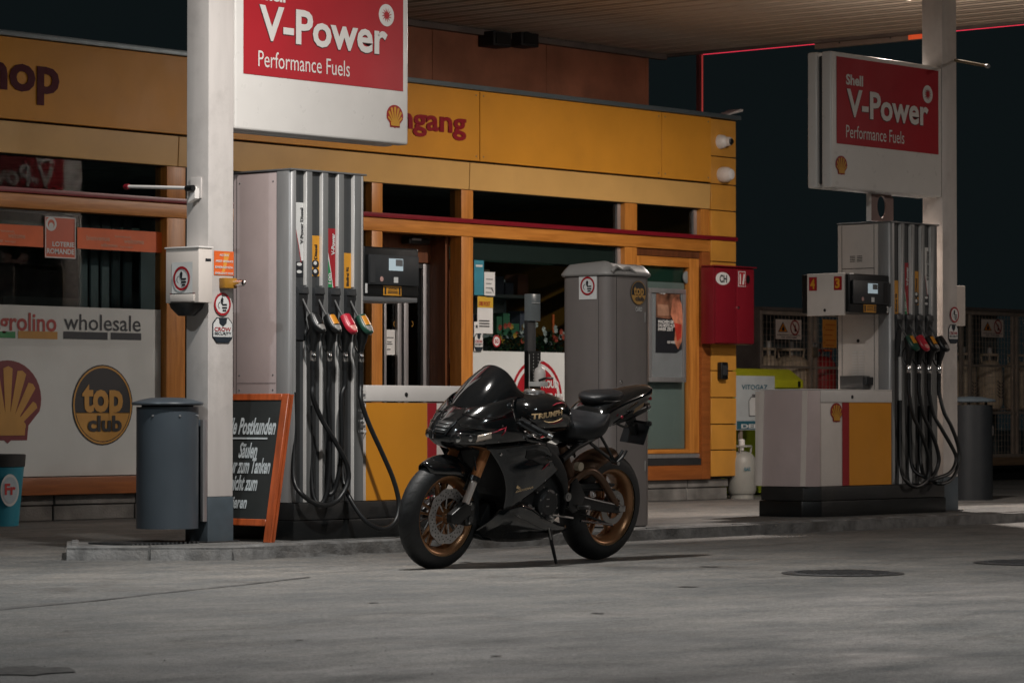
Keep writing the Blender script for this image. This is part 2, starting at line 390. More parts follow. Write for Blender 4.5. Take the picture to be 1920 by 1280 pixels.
    def topclub(s, ca, cb, r, l=1):
        s.disc(ca, cb, r, INK, 'logo_disc', l); s.ring(ca, cb, r*.92, r*.965, GOLDP, 'logo_ring', l + 1)
        pts = [(ca + r*.90*math.cos(rad(a)), cb + r*.90*math.sin(rad(a))) for a in range(192, 349, 12)]
        pts = [(ca - r*.88, cb - r*.2)] + pts[0:] + [(ca + r*.88, cb - r*.2)]
        s.poly(pts, GOLDP, 'logo_lower_field', l + 1)
        s.text('top', ca - r*.68, ca + r*.66, cb - r*.42, cb + r*.52, GOLDP, l + 2, .035); s.text('club', ca - r*.50, ca + r*.62, cb - r*.66, cb - r*.26, INK, l + 3, .035)

def lab(s, **k): return s

# ================================================================ GROUND
MB().add([(-60, -40, 0), (160, -40, 0), (160, 200, 0), (-60, 200, 0)], [[0, 1, 2, 3]]).build('forecourt_ground', GROUND)['kind'] = 'structure'
# slab joints / cracks (thin tarred lines)
def crack(pts, w, name='slab_joint'):
    P_ = spline([Vector((x, y, .004)) for x, y in pts], 5); mb = MB(); vs = []
    for i, p in enumerate(P_):
        t = (P_[min(i+1, len(P_)-1)] - P_[max(i-1, 0)]).normalized(); n = Vector((-t.y, t.x, 0)); ww = w * random.uniform(.5, 1.2)
        q = n * random.uniform(-.004, .004); vs += [p + n*ww + q, p - n*ww + q]
    mb.add(vs, [[2*i, 2*i+1, 2*i+3, 2*i+2] for i in range(len(P_) - 1)])
    mb.build(name, JOINT)['kind'] = 'structure'
def onZ(px, py, zz=0):
    d = _ray(px, py); return _O + d * ((zz - EYE) / d.z)
def crk(pix, w): crack([(onZ(*p).x, onZ(*p).y) for p in pix], w)
crk([(-40, 1149), (0, 1143), (180, 1126), (330, 1109), (460, 1096), (580, 1082)], .012)
crk([(480, 1066), (620, 1073), (740, 1066)], .004)
crk([(1200, 1038), (1280, 1032), (1352, 1028)], .008); crk([(1352, 1028), (1500, 1018), (1660, 1008)], .004)
crk([(1060, 1052), (1130, 1046), (1200, 1038)], .006)

DARKSPOT = mat('oil_and_dark_patch', (.085, .082, .078), .9, var=.5, scale=25)  # small oil stains, and one larger dark blob listed first
for (px, py, r_) in ((40, 1258, .17), (1290, 1100, .05), (1120, 1150, .03), (700, 1130, .025), (280, 1225, .014), (125, 1183, .014), (930, 1230, .02), (560, 1200, .018), (1330, 1062, .06)):
    p = onZ(px, py); n = 18
    MB().add([(p.x + r_*(1 + .35*math.sin(3*k + px) * .6)*math.cos(2*math.pi*k/n), p.y + r_*(1 + .35*math.cos(2*k + py)*.5)*math.sin(2*math.pi*k/n), .0035) for k in range(n)], [list(range(n))]).build('oil_and_dark_patch', DARKSPOT)['kind'] = 'structure'
mb = MB()
for i in range(160):

    px, py = random.uniform(0, 1920), 1045 + 235*random.random()**.8; p = onZ(px, py); r_ = random.uniform(.002, .0045)
    ring = [Vector((p.x + r_*math.cos(k*1.256 + i)*random.uniform(.6, 1.3), p.y + r_*math.sin(k*1.256 + i)*random.uniform(.6, 1.3), 0)) for k in range(5)]
    top_ = Vector((p.x, p.y, r_*random.uniform(.4, 1))); mb.add(ring + [top_], [[k, (k+1) % 5, 5] for k in range(5)])
o = mb.build('loose_grit', mat('grit_stone', (.24, .23, .22), .9, var=.5, scale=60)); tag(o, 'loose grit and crumbs scattered on the forecourt concrete', None, None, 'stuff')
# manhole covers
def manhole(c, r, label):
    t = thing('manhole_cover', (c[0], c[1], 0), label, 'manhole cover', 'round iron manhole covers in the forecourt')
    MB().lathe([(r, .0045), (r + .018, .006), (r + .03, .0045)], (c[0], c[1], 0), 'z', 48).build('frame_ring', JOINT, t)
    MB().lathe([(0.001, .008), (r - .012, .008), (r - .004, .0045)], (c[0], c[1], 0), 'z', 48).build('lid', IRON, t)
    mb = MB()
    for i in range(-6, 7):
        for j in range(-6, 7):
            x, y = i*.04, j*.04
            if x*x + y*y < (r - .04)**2: mb.box(c[0] + x - .012, c[0] + x + .012, c[1] + y - .012, c[1] + y + .012, .008, .011)
    o = mb.build('raised_stud', IRON, t); o['kind'] = 'stuff'
manhole((13.74, 9.66), .29, 'round iron manhole cover in front of the white and yellow pump cabinet')
manhole((15.42, 9.55), .30, 'round manhole cover cut by the right edge of the photo')

# ================================================================ PUMP ISLAND
ISZ = .075
isl_pts = [(12.11, 13.89), (12.73, 13.18), (30, 13.45), (30, 14.75), (12.75, 14.62)]
MB().prism(isl_pts, -.05, ISZ - .004).build('island_core', KERB)['kind'] = 'structure'
inner = [(12.28, 13.89), (12.80, 13.31), (29.9, 13.58), (29.9, 14.62), (12.85, 14.5)]
MB().prism(inner, .0, ISZ).build('island_paving', GROUND)['kind'] = 'structure'
kt = thing('island_kerb', (12.1, 13.8, 0), 'low worn concrete kerb edging around the pump island', 'kerb', None, 'structure')
del kt['category']
def kerbrun(a, b, n, w=.13):
    a, b = Vector((*a, 0)), Vector((*b, 0)); d = (b - a); L = d.length; t = d / L; nn = Vector((-t.y, t.x, 0))
    for i in range(n):
        s0, s1 = L*i/n + .006, L*(i+1)/n - .006; j = random.uniform(-.004, .004); h = ISZ + .004 + random.uniform(-.002, .003)
        mb = MB(); q = []
        for s_ in (s0, s1):
            p = a + t*s_ + nn*j
            q.append([p + nn*(-.012) + Vector((0, 0, -.04)), p + nn*(.006) + Vector((0, 0, h - .02)), p + nn*.022 + Vector((0, 0, h)), p + nn*w + Vector((0, 0, h)), p + nn*w + Vector((0, 0, -.04))])
        mb.rings(q).build('kerb_stone', KERB, kt, bevel=.003, seg=1)
kerbrun((12.73, 13.17), (21.6, 13.43), 9); kerbrun((21.6, 13.43), (30, 13.55), 8)
kerbrun((12.10, 13.89), (12.73, 13.17), 2)
kerbrun((12.80, 14.66), (12.20, 13.99), 2, .06)
# drain grate on the island nose
dg_ = thing('drain_grate', (12.75, 13.95, ISZ), 'slotted metal grate lying on the island behind the left bin', 'grate')
c0 = onZ(215, 1022, ISZ); 
for i in range(16):
    x = 12.46 + i*.034; MB().box(x, x + .016, 13.72, 14.10, ISZ + .001, ISZ + .012).build('bar', IRON, dg_)

# ================================================================ SHOP BUILDING
FV = 19.17
shop = thing('shop_building', (20, FV, 0), 'station shop with yellow fascia, pine window frames and dark glass', 'building')
def fp(px, py, v=FV): return onV(px, py, v)
# shell of the building
MB().box(9, 25.36, 25.8, 26, 0, 3.75).build('back_wall', DARKIN, shop)
MB().box(25.26, 25.40, 19.32, 26, 0, 3.75).build('side_wall', CLAD, shop)
MB().box(9, 9.15, 19.32, 26, 0, 3.75).build('side_wall', CLAD, shop)
MB().box(9, 25.40, 19.20, 26, 3.66, 3.745).build('roof', COPE, shop)
MB().box(9.2, 25.2, 19.4, 25.8, .0, .21).build('floor_slab', DARKIN, shop)
MB().box(9.2, 25.2, 19.45, 25.8, 2.95, 2.99).build('ceiling', DARKIN, shop)
# stone plinth, separate blocks
us = [9.2, 10.6, 12.0, 13.4, 14.9, 15.9, 16.62, 17.48, 18.4, 19.3, 20.2, 21.1, 22.0, 22.9, 23.8, 24.7, 25.36]
for a, b in zip(us[:-1], us[1:]):
    d = random.uniform(-.008, .008)
    if a < 20.2 or a > 21.05:
        MB().box(a + .006, b - .006, FV + .05 + d, FV + .2, 0, .12).build('plinth_stone', CONC, shop, bevel=.006, seg=1)
        MB().box(a + .006, b - .006, FV + .035 + d, FV + .2, .125, .203).build('plinth_stone', CONC, shop, bevel=.006, seg=1)
# fascia panels
for a, b in [(9, 13.2), (13.2, 18.3), (18.3, 21.576), (21.576, 24.223), (24.223, 25.008)]:
    MB().box(a + .004, b - .004, FV - .03, FV + .02, 3.118, 3.752).build('fascia_panel', FASC, shop, bevel=.003, seg=1)
for a, b in [(9, 14.3), (14.3, 17.881), (17.881, 21.446), (21.446, 25.003)]:
    mb = MB(); mb.prism([(FV - .028, 3.10), (FV - .016, 2.855), (FV + .019, 2.855), (FV + .019, 3.10)], a + .004, b - .004, 'x')
    mb.build('lower_fascia_panel', FASCP, shop, bevel=.003, seg=1)
MB().box(9, 25.0, FV + .02, FV + .14, 2.85, 3.75).build('fascia_backing', BLACKM, shop)
MB().box(9, 25.46, FV - .06, FV + .25, 3.757, 3.80).build('coping', COPE, shop, bevel=.004)
for (a, b) in [(13.2, 18.3), (18.3, 21.576), (21.576, 24.223), (24.223, 25.008)]:
    for u in (a + .05, b - .05):
        for z_ in (3.16, 3.71): MB().lathe([(.001, -.003), (.007, -.002), (.008, 0)], (u, FV - .0305, z_), 'y', 8).build('panel_screw', MGREY, shop)
# corner cladding
zs = [3.75, 3.38, 3.106, 2.848, 2.59, 2.342, 2.063, 1.794, 1.531, 1.268, 1.004, .741, .488, .225]
for i in range(len(zs) - 1):
    MB().box(25.014, 25.42, FV - .02, FV + .02, zs[i+1] + .005, zs[i] - .005).build('cladding_panel', CLAD, shop, bevel=.002, seg=1)
MB().box(25.014, 25.415, FV + .02, FV + .15, .21, 3.75).build('cladding_backing', BLACKM, shop)
# pine frame
posts = [(9.2, 9.4), (12.4, 12.6), (14.3, 14.5), (17.775, 17.982), (20.194, 20.329), (21.36, 21.518), (23.692, 23.879)]
for a, b in posts:
    MB().box(a, b, FV, FV + .14, .345, 2.432).build('pine_post', WOODV, shop, bevel=.004)
    MB().box(a, b, FV, FV + .14, 2.553, 2.853).build('pine_post', WOODV, shop, bevel=.004)
MB().box(24.879, 25.010, FV - .012, FV + .14, .205, 2.432).build('pine_post', WOODD if False else WOODR, shop, bevel=.004)
MB().box(24.879, 25.010, FV, FV + .14, 2.553, 2.853).build('pine_post', WOODV, shop, bevel=.004)
MB().box(9.2, 25.012, FV - .008, FV + .14, 2.435, 2.55).build('pine_transom', WOODH, shop, bevel=.004)
MB().box(9.2, 25.43, FV - .035, FV - .0085, 2.553, 2.592).build('red_strip', REDC, shop, bevel=.003)
for a, b in [(9.2, 20.19), (21.36, 24.877)]:
    MB().box(a, b, FV - .012, FV + .14, .205, .342).build('sill_beam', WOODR, shop, bevel=.004)
# panes
for a, b in [(9.4, 12.4), (12.6, 14.3), (14.5, 17.775), (17.982, 20.194), (20.329, 21.36), (21.518, 23.692), (23.879, 24.879)]:
    MB().box(a + .002, b - .002, FV + .075, FV + .083, 2.556, 2.848).build('window_pane', GLASS, shop)
    if a not in (20.329, 23.879):
        MB().box(a + .002, b - .002, FV + .075, FV + .083, .345, 2.43).build('window_pane', GLASS, shop)
for (a, zt) in [(23.692, 2.85), (24.879, 2.85), (23.692, 2.432)]:
    MB().box(a - .055, a - .003, FV + .05, FV + .074, 2.56 if zt > 2.6 else .36, zt - .006).build('pane_rail', ALU, shop)
# white film in the lower window parts
MB().box(14.5, 17.77, FV + .064, FV + .0735, .35, 1.684).build('window_film', FILM, shop, label='white printed film over the lower half of the left window')
MB().box(21.52, 23.69, FV + .064, FV + .0735, .35, 1.412).build('window_film', FILM, shop, label='white film with red ring over the lower half of the middle window')
D = Dec((0, FV + .064, 0), parent=shop)
def dt(s, x0, x1, y0, y1, m, **k):   # text in a pixel box on the facade film
    xm = (x0 + x1) / 2; v = D.o.y
    return D.text(s, PU(x0, v), PU(x1, v), PZ(xm, y1, v), PZ(xm, y0, v), m, **k)
dt('agrolino', -17, 105, 586, 631, mat('print_red', (.38, .04, .035), .45), bold=.02); dt('wholesale', 119, 263, 590, 620, INKB, bold=.008)
def dr(x0, x1, y0, y1, m, name='print_bar'):
    v = D.o.y; xm = (x0 + x1)/2; D.rect(PU(x0, v), PU(x1, v), PZ(xm, y1, v), PZ(xm, y0, v), m, name)
dr(-30, 28, 621, 633, GREENP); dr(33, 107, 621, 635, GOLDP); dr(118, 201, 622, 636, INKB); dr(207, 264, 624, 637, INKB)
DARKRED = mat('emblem_dark_red', (.16, .012, .02), .45)
D.pecten(PU(24, FV), PZ(24, 754, FV), .64, 1, DARKRED, GOLDP)
D.topclub(PU(202, FV), PZ(202, 759, FV), .322)
# red ring sign on the middle film
cu_, cz_ = PU(1016, FV), PZ(1016, 748, FV)
D.ring(cu_, cz_, .335, .365, RED, 'print_ring', 1); D.disc(cu_, cz_, .30, RED, 'print_disc', 1)
dt('PROUD', 1012, 1046, 713, 727, PAPER, l=3, bold=.03); dt('PARTNER', 1000, 1058, 737, 765, PAPER, l=3, bold=.03)
# shop lettering on the fascia
D2 = Dec((0, FV - .0335, 0), parent=shop)
v = FV - .03
D2.text('Shop', PU(-75, v), PU(108, v), PZ(60, 196, v), PZ(30, 96, v), mat('letter_oxblood', (.07, .005, .014), .6, spec=.2), bold=.028, ext=.006)
D2.text('Eingang', PU(708, v), PU(873, v), PZ(840, 262, v), PZ(800, 203, v), LETR, bold=.026, ext=.006)
# entrance bay, set back
MB().box(20.33, 21.36, FV + .32, FV + .36, 2.20, 2.44).build('door_header', WOODD, shop)
MB().box(21.305, 21.357, FV + .145, FV + .8, .21, 2.43).build('door_reveal', WOODD, shop)
dv = FV + .36; U_ = lambda px: PU(px, dv)
MB().box(U_(836), 21.303, FV + .30, FV + .36, .21, 2.2).build('door_jamb', WOODD, shop)
MB().box(20.335, U_(836), FV + .372, FV + .380, .21, 2.2).build('door_pane', GLASSD, shop)
for a, b in [(717, 721), (742, 749), (754, 762), (790, 803), (830, 836)]:
    MB().box(U_(a), U_(b), FV + .335, FV + .370, .21, 2.19).build('door_rail', ALU if a < 830 else BLACKM, shop, bevel=.003)
MB().box(U_(721) + .002, U_(790) - .002, FV + .340, FV + .370, 2.15, 2.19).build('door_rail', BLACKM, shop)
MB().box(U_(803) + .002, U_(830) - .002, FV + .340, FV + .370, 2.12, 2.19).build('door_rail', BLACKM, shop)
MB().box(20.335, U_(836), FV + .335, FV + .371, .21, .29).build('door_rail', ALU, shop)
D3 = Dec((0, FV + .366, 0), parent=shop)
a0, a1 = PU(722, FV + .366), PU(741, FV + .366)
D3.rect(a0, a1, PZ(730, 665, FV + .37), PZ(730, 618, FV + .37), PAPER, 'door_notice')
for i, (w_, zz) in enumerate([(.8, 632), (.6, 640), (.7, 644), (.5, 654)]):
    D3.rect(a0 + .02, a0 + (a1 - a0)*w_, PZ(730, zz + 1.6, FV + .37), PZ(730, zz, FV + .37), INK, 'notice_line', 2)
D3.ring(PU(748, FV+.366) - .05, PZ(730, 607, FV + .37), .02, .025, GOLDP, 'door_pull_mark', 1, 16, 100, 260); D3.ring(PU(768, FV+.366) + .02, PZ(768, 607, FV + .37), .02, .025, GOLDP, 'door_pull_mark', 1, 16, -80, 80)
ds = thing('door_sensor', (20.85, FV + .3, 2.32), 'black motion sensor above the sliding shop door', 'sensor')
p0 = fp(780, 452, FV + .25)
MB().box(p0.x - .13, p0.x + .15, FV + .21, FV + .318, p0.z - .03, p0.z + .03).build('sensor_body', BLACK, ds, bevel=.02, seg=3)
MB().box(p0.x - .10, p0.x + .02, FV + .203, FV + .209, p0.z + .002, p0.z + .02).build('sensor_window', ALU, ds)
# right door with frosted lower pane
MB().box(23.885, 24.875, FV + .02, FV + .12, 2.365, 2.43).build('door_header', WOODD, shop)
for a, b in [(23.885, 23.96), (24.72, 24.875)]:
    MB().box(a, b, FV + .02, FV + .12, .46, 2.36).build('door_frame', WOODV, shop, bevel=.006)
MB().box(23.962, 24.718, FV + .022, FV + .12, 2.27, 2.36).build('door_frame', WOODH, shop, bevel=.006)
MB().box(23.962, 24.718, FV + .022, FV + .12, .46, .50).build('door_frame', WOODH, shop, bevel=.006)
MB().box(23.885, 24.875, FV + .02, FV + .13, .415, .455).build('door_threshold', ALU, shop)
MB().box(23.885, 24.875, FV + .0, FV + .13, .345, .41).build('door_threshold', BLACKM, shop)
MB().box(23.964, 24.716, FV + .07, FV + .078, .502, 2.268).build('window_pane', GLASS, shop)
MB().box(23.966, 24.714, FV + .082, FV + .087, .505, 2.12).build('frosted_film', FROST, shop)
for i in range(12):
    z_ = 2.125 + i*.012; MB().box(23.97, 24.71, FV + .088, FV + .10, z_, z_ + .009).build('blind_slat', BLIND, shop)
MB().lathe([(.001, -.02), (.05, -.02), (.062, -.012), (.062, 0)], fp(1287, 520, FV + .062), 'y', 24).build('vent_fan', mat('vent_grey', (.2, .22, .22), .5), shop, smooth=True)
# interior furnishing that shows through the glass
for (u0, u1, v0, z0, z1) in [(15.2, 16.9, 20.6, .2, 2.1), (17.0, 18.0, 23.2, .2, 2.2), (22.0, 23.5, 20.15, .2, 2.15), (20.4, 21.4, 24, .2, 2.0)]:
    n = 5
    sh = thing('shop_shelf', (u0, v0, .2), 'dark shelf unit inside the shop behind the glass at ' + {15.2: 'the left window', 17.0: 'the left window post', 22.0: 'the middle window', 20.4: 'the sliding door'}[u0], 'shelf')
    MB().box(u0, u1, v0 + .35, v0 + .38, z0, z1).build('back_panel', SHELF, sh)
    for i in range(n):
        zz = z0 + (z1 - z0) * (i + .5) / n; MB().box(u0, u1, v0, v0 + .35, zz, zz + .03).build('shelf_board', SHELF, sh)
        if v0 < 21 and i >= 2:
            x = u0 + .05
            while x < u1 - .15:
                w_ = random.uniform(.07, .16); h_ = random.uniform(.10, .26)
                MB().box(x, x + w_, v0 + .04, v0 + .2, zz + .031, zz + .031 + h_).build('boxed_goods', mat('goods_%d' % random.randint(0, 4), (random.uniform(.05, .35), random.uniform(.05, .3), random.uniform(.05, .3)), .5), sh); x += w_ + random.uniform(.01, .06)
MB().box(14.6, 25.2, 20.3, 20.35, 2.3, 2.42).build('interior_beam', mat('beam_dark_green', (.03, .06, .04), .6), shop)
for i, px in enumerate([146, 168, 190, 212, 236, 268, 285]):
    a = PU(px, FV + .3); MB().box(a, a + (.08 if i < 5 else .12), FV + .28 + .01*i, FV + .30 + .01*i, 1.5, 2.43).build('curtain_slat', mat('curtain_grey', (.13, .16, .17), .6), shop)

MB().box(21.53, 23.68, FV + .10, FV + .14, 2.24, 2.43).build('rolled_blind', mat('roller_green', (.022, .034, .028), .6), shop)
# posters behind the glass and banners (things of their own)
def sheet_thing(name, x0, x1, y0, y1, V_, m, label, cat, group=None, thick=.002):
    a0, a1 = PU(x0, V_), PU(x1, V_); xm = (x0 + x1) / 2; z0, z1 = PZ(xm, y1, V_), PZ(xm, y0, V_)
    t = thing(name, ((a0 + a1)/2, V_, z0), label, cat, group)
    MB().box(a0, a1, V_, V_ + thick, z0, z1).build('sheet', m, t)
    return t, Dec((0, V_, 0), parent=t), a0, a1, z0, z1
gv = FV + .060
for (x0, x1, lb) in [(-60, 80, 'orange welcome banner cut by the left edge of the photo'), (144, 309, 'orange welcome banner right of the lottery sign on the left window')]:
    t, d, a0, a1, z0, z1 = sheet_thing('welcome_banner', x0, x1, 431 if x0 > 0 else 420, 470 if x0 > 0 else 460, gv, ORG_, lb, 'banner', 'orange welcome banners on the window')
    w = a1 - a0; h = z1 - z0; PK = mat('print_pink', (.62, .33, .22), .5)
    for (s_, q0, q1, r0, r1) in [('bienvenue', .10, .36, .42, .66), ('welcome', .52, .75, .36, .60), ('benvenuti', .42, .60, .62, .74), ('willkommen', .26, .45, .14, .32), ('benvegni', .48, .62, .12, .24)]:
        d.text(s_, a0 + w*q0, a0 + w*q1, z0 + h*r0, z0 + h*r1, PK, 1, .01)
t, d, a0, a1, z0, z1 = sheet_thing('lottery_sign', 83, 140, 407, 484, gv - .004, mat('lottery_orange', (.52, .085, .03), .45), 'square orange lottery sign between two banners on the left window', 'sign')
w = a1 - a0; h = z1 - z0
d.ring(a0 + w*.2, z1 - h*.18, .035, .055, PAPER, 'print_ring'); d.disc(a0 + w*.2, z1 - h*.22, .024, PAPER, 'print_disc')
d.text('LOTERIE', a0 + w*.24, a1 - w*.04, z0 + h*.28, z0 + h*.40, PAPER, 1, .03); d.text('ROMANDE', a0 + w*.06, a1 - w*.04, z0 + h*.10, z0 + h*.23, PAPER, 1, .03)
for a in ((a0, a0 + .008, z0, z1), (a1 - .008, a1, z0, z1), (a0 + .009, a1 - .009, z0, z0 + .008), (a0 + .009, a1 - .009, z1 - .008, z1)): d.rect(*a, PAPER, 'sign_border', 2)
# middle window: posters
t, d, a0, a1, z0, z1 = sheet_thing('blue_poster', 889, 907, 488, 553, gv, BLUEP, 'tall blue poster at the top left corner of the middle window', 'poster')
d.rect(a0 + .02, a1 - .02, z1 - .06, z1 - .04, PAPER, 'print_line')
t, d, a0, a1, z0, z1 = sheet_thing('white_leaflet', 908, 928, 510, 554, gv, PAPER, 'white leaflet beside the blue poster in the middle window', 'leaflet')
for i in range(5): d.rect(a0 + .02, a1 - .03 - .02*(i % 2), z1 - .07 - .04*i, z1 - .062 - .04*i, MGREY, 'print_line')
d.poly([(a0 + .08, z0 + .08), (a1 - .02, z0 + .02), (a1 - .03, z0 + .05)], INK, 'pen_print', 2)
t, d, a0, a1, z0, z1 = sheet_thing('post_leaflet', 895, 924, 556, 625, gv, PAPER, 'yellow and white post office notice in the middle window', 'notice')
d.rect(a0, a1, z1 - (z1 - z0)*.3, z1, mat('post_yellow', (.55, .34, .03), .5), 'print_header'); d.text('DIE POST', a0 + .02, a1 - .04, z1 - .085, z1 - .045, RED, 2, .02)
for i in range(3): d.rect(a0 + .02, a1 - .05, z0 + .11 - .025*i, z0 + .12 - .025*i, INK, 'print_line', 2)
t, d, a0, a1, z0, z1 = sheet_thing('white_card', 889, 898, 603, 625, gv - .006, PAPER, 'small white card above the security sticker on the middle window', 'card')
d.rect(a0 + .02, a1 - .02, z0 + .05, z1 - .03, INK, 'print_mark')
t, d, a0, a1, z0, z1 = sheet_thing('round_window_sticker', 921, 940, 629, 650, gv, GLASS, 'small round red and white sticker on the middle window', 'sticker')
d.disc((a0 + a1)/2, (z0 + z1)/2, .055, PAPER, 'sticker_disc', 1); d.ring((a0 + a1)/2, (z0 + z1)/2, .042, .055, RED, 'sticker_ring', 2); d.text('5G', (a0+a1)/2 - .025, (a0+a1)/2 + .025, (z0+z1)/2 - .018, (z0+z1)/2 + .018, RED, 2, .03)
t, d, a0, a1, z0, z1 = sheet_thing('security_sticker', 889, 905, 625, 658, gv - .012, PAPER, 'security company sticker in the lower left corner of the middle window', 'sticker', 'security company stickers')
d.security((a0 + a1)/2, (z0 + z1)/2, (a1 - a0)*1.02, (z1 - z0)*1.0)
# flowers on the window ledge
MB().box(21.53, 23.68, FV + .12, FV + .5, 1.30, 1.34).build('window_ledge', SHELF, shop)
def flowers(px, py, n, spread, cols, label, pot):
    c = fp(px, py, FV + .3); t = thing('flower_arrangement', (c.x, c.y, 1.34), label, 'flowers')
    MB().lathe([(.001, 0), (.05, 0), (.075, .10), (.07, .10)], (c.x, c.y, 1.34), 'z', 20).build('pot', pot, t, smooth=True)
    lf = MB(); st = MB()
    for i in range(n * 16):
        a = random.uniform(0, 6.28); r_ = spread * math.sqrt(random.random()); h = 1.42 + random.uniform(0, .22) * (1 - .4*r_/spread)
        p = Vector((c.x + r_*math.cos(a), c.y + r_*.6*math.sin(a), h)); q = Vector((random.uniform(-1, 1), random.uniform(-1, 1), random.uniform(-.3, 1))).normalized() * random.uniform(.02, .045); s_ = q.cross(Vector((.3, .5, .8))).normalized() * .012
        lf.add([p - q, p + s_, p + q, p - s_], [[0, 1, 2, 3]])
    o = lf.build('leaf', mat('plant_green', (.04, .09, .035), .5, var=.5, scale=30), t); o['kind'] = 'stuff'
    for i in range(n):
        a = random.uniform(0, 6.28); r_ = spread * .85 * math.sqrt(random.random()); h = 1.50 + random.uniform(0, .17)
        p = Vector((c.x + r_*math.cos(a), c.y - .05 + r_*.5*math.sin(a), h)); mb = MB()
        for k in range(6):
            b = k*1.047; mb.add([p, p + Vector((math.cos(b)*.025, -.008, math.sin(b)*.025)), p + Vector((math.cos(b + .5)*.030, -.016, math.sin(b + .5)*.030)), p + Vector((math.cos(b + 1)*.025, -.008, math.sin(b + 1)*.025))], [[0, 1, 2, 3]])
        mb.build('flower', cols[i % len(cols)], t)
FR, FY, FW = mat('petal_red', (.5, .06, .03), .5), mat('petal_yellow', (.6, .32, .03), .5), mat('petal_white', (.5, .5, .48), .5)
flowers(958, 640, 18, .30, [FR, FY, FY, FW], 'large mixed flower arrangement behind the middle window, left of the black stand', BLACK)
flowers(1030, 645, 12, .17, [FR, FW, FW], 'small red and white flower pot behind the middle window, beside the grey tower bin', BLACK)
c = fp(1037, 620, FV + .35); t = thing('orange_candle', (c.x, c.y, 1.34), 'thin orange candle in a white holder behind the middle window', 'candle')
MB().cyl((c.x, c.y, 1.45), (c.x, c.y, 1.78), .014, 12).build('wax', ORG_, t, smooth=True); MB().lathe([(.001, 0), (.03, 0), (.02, .05), (.022, .11), (.001, .11)], (c.x, c.y, 1.34), 'z', 16).build('holder', PAPER, t, smooth=True)

# framed advert poster on the right door
a0, a1 = PU(1218, FV - .02), PU(1288, FV - .02); z0, z1 = PZ(1250, 716, FV), PZ(1250, 541, FV)
t = thing('poster_frame', ((a0 + a1)/2, FV + .02, z0), 'aluminium snap frame with a dark food advert on the frosted door', 'poster frame')
for b in ((a0, a1, z0, z0 + .045), (a0, a1, z1 - .045, z1), (a0, a0 + .045, z0 + .046, z1 - .046), (a1 - .045, a1, z0 + .046, z1 - .046)):
    MB().box(b[0], b[1], FV - .012, FV + .019, b[2], b[3]).build('frame_bar', ALU, t, bevel=.004)
MB().box(a0 + .046, a1 - .046, FV + .008, FV + .018, z0 + .046, z1 - .046).build('backing_board', mat('frame_backing', (.17, .19, .20), .45), t)
d = Dec((0, FV + .008, 0), parent=t); v = FV + .008
p_ = lambda pts, m, nm, l=1: d.poly([(PU(x, v), PZ(x, y, v)) for x, y in pts], m, nm, l)
p_([(1230, 545), (1276, 550), (1280, 598), (1278, 655), (1268, 662), (1229, 661)], INK, 'poster_sheet')
p_([(1230, 545), (1275, 550), (1270, 575), (1256, 598), (1230, 595)], mat('poster_brown', (.22, .10, .06), .4, var=.5, scale=8), 'poster_photo', 2)
p_([(1232, 570), (1252, 572), (1254, 592), (1232, 592)], mat('poster_cream', (.36, .20, .13), .4, var=.3, scale=8), 'poster_photo', 3)
p_([(1260, 560), (1270, 552), (1277, 572), (1279, 600), (1277, 640), (1270, 655), (1263, 640), (1265, 610), (1256, 590)], mat('poster_peach', (.5, .19, .11), .4, var=.5, scale=9), 'poster_photo', 4)
p_([(1262, 605), (1276, 608), (1276, 632), (1268, 640)], mat('poster_red', (.5, .05, .03), .4, var=.3, scale=9), 'poster_photo', 5)
def pt(s_, x0, x1, y0, y1, l=6): d.text(s_, PU(x0, v), PU(x1, v), PZ((x0+x1)/2, y1, v), PZ((x0+x1)/2, y0, v), PAPER, l, .03)
pt('MACHEN SIE', 1232, 1261, 600, 606); pt('DAS BESTE AUS', 1232, 1263, 607, 613); pt('IHRER ZEIT', 1232, 1260, 614, 620); pt('GO WEG', 1249, 1264, 639, 644); pt('top', 1234, 1246, 547, 552)

# small devices on the corner
def on_corner(px, py): return fp(px, py, FV - .02)
c = on_corner(1350, 266); t = thing('security_camera', c, 'white dome security camera with dark lens on the corner cladding', 'camera')
MB().lathe([(.001, -.085), (.035, -.08), (.062, -.05), (.072, 0)], c, 'y', 24).build('housing', WHITE, t, smooth=True)
MB().lathe([(.001, -.125), (.03, -.122), (.044, -.10), (.047, -.06), (.047, -.02)], c + Vector((.03, -.0, 0)), 'y', 24).build('lens_barrel', WHITE, t, smooth=True)
MB().lathe([(.001, -.131), (.024, -.130), (.036, -.116)], c + Vector((.03, 0, -.002)), 'y', 24).build('lens', BLACK, t, smooth=True)
c = on_corner(1352, 328); t = thing('wall_lamp', c, 'white unlit rounded lamp under the security camera', 'lamp')
MB().lathe([(.001, -.14), (.05, -.132), (.072, -.09), (.078, -.03), (.072, .0)], c, 'y', 24).build('shade', WHITE, t, smooth=True)
c = on_corner(1350, 696); t = thing('socket_box', c, 'small black outdoor socket box on the yellow corner cladding', 'socket')
MB().box(c.x - .05, c.x + .06, FV - .08, FV - .021, c.z - .08, c.z + .09).build('box_body', BLACK, t, bevel=.015, seg=3)
MB().box(c.x - .035, c.x + .045, FV - .088, FV - .0805, c.z - .04, c.z + .06).build('flap', DGREY, t, bevel=.003)

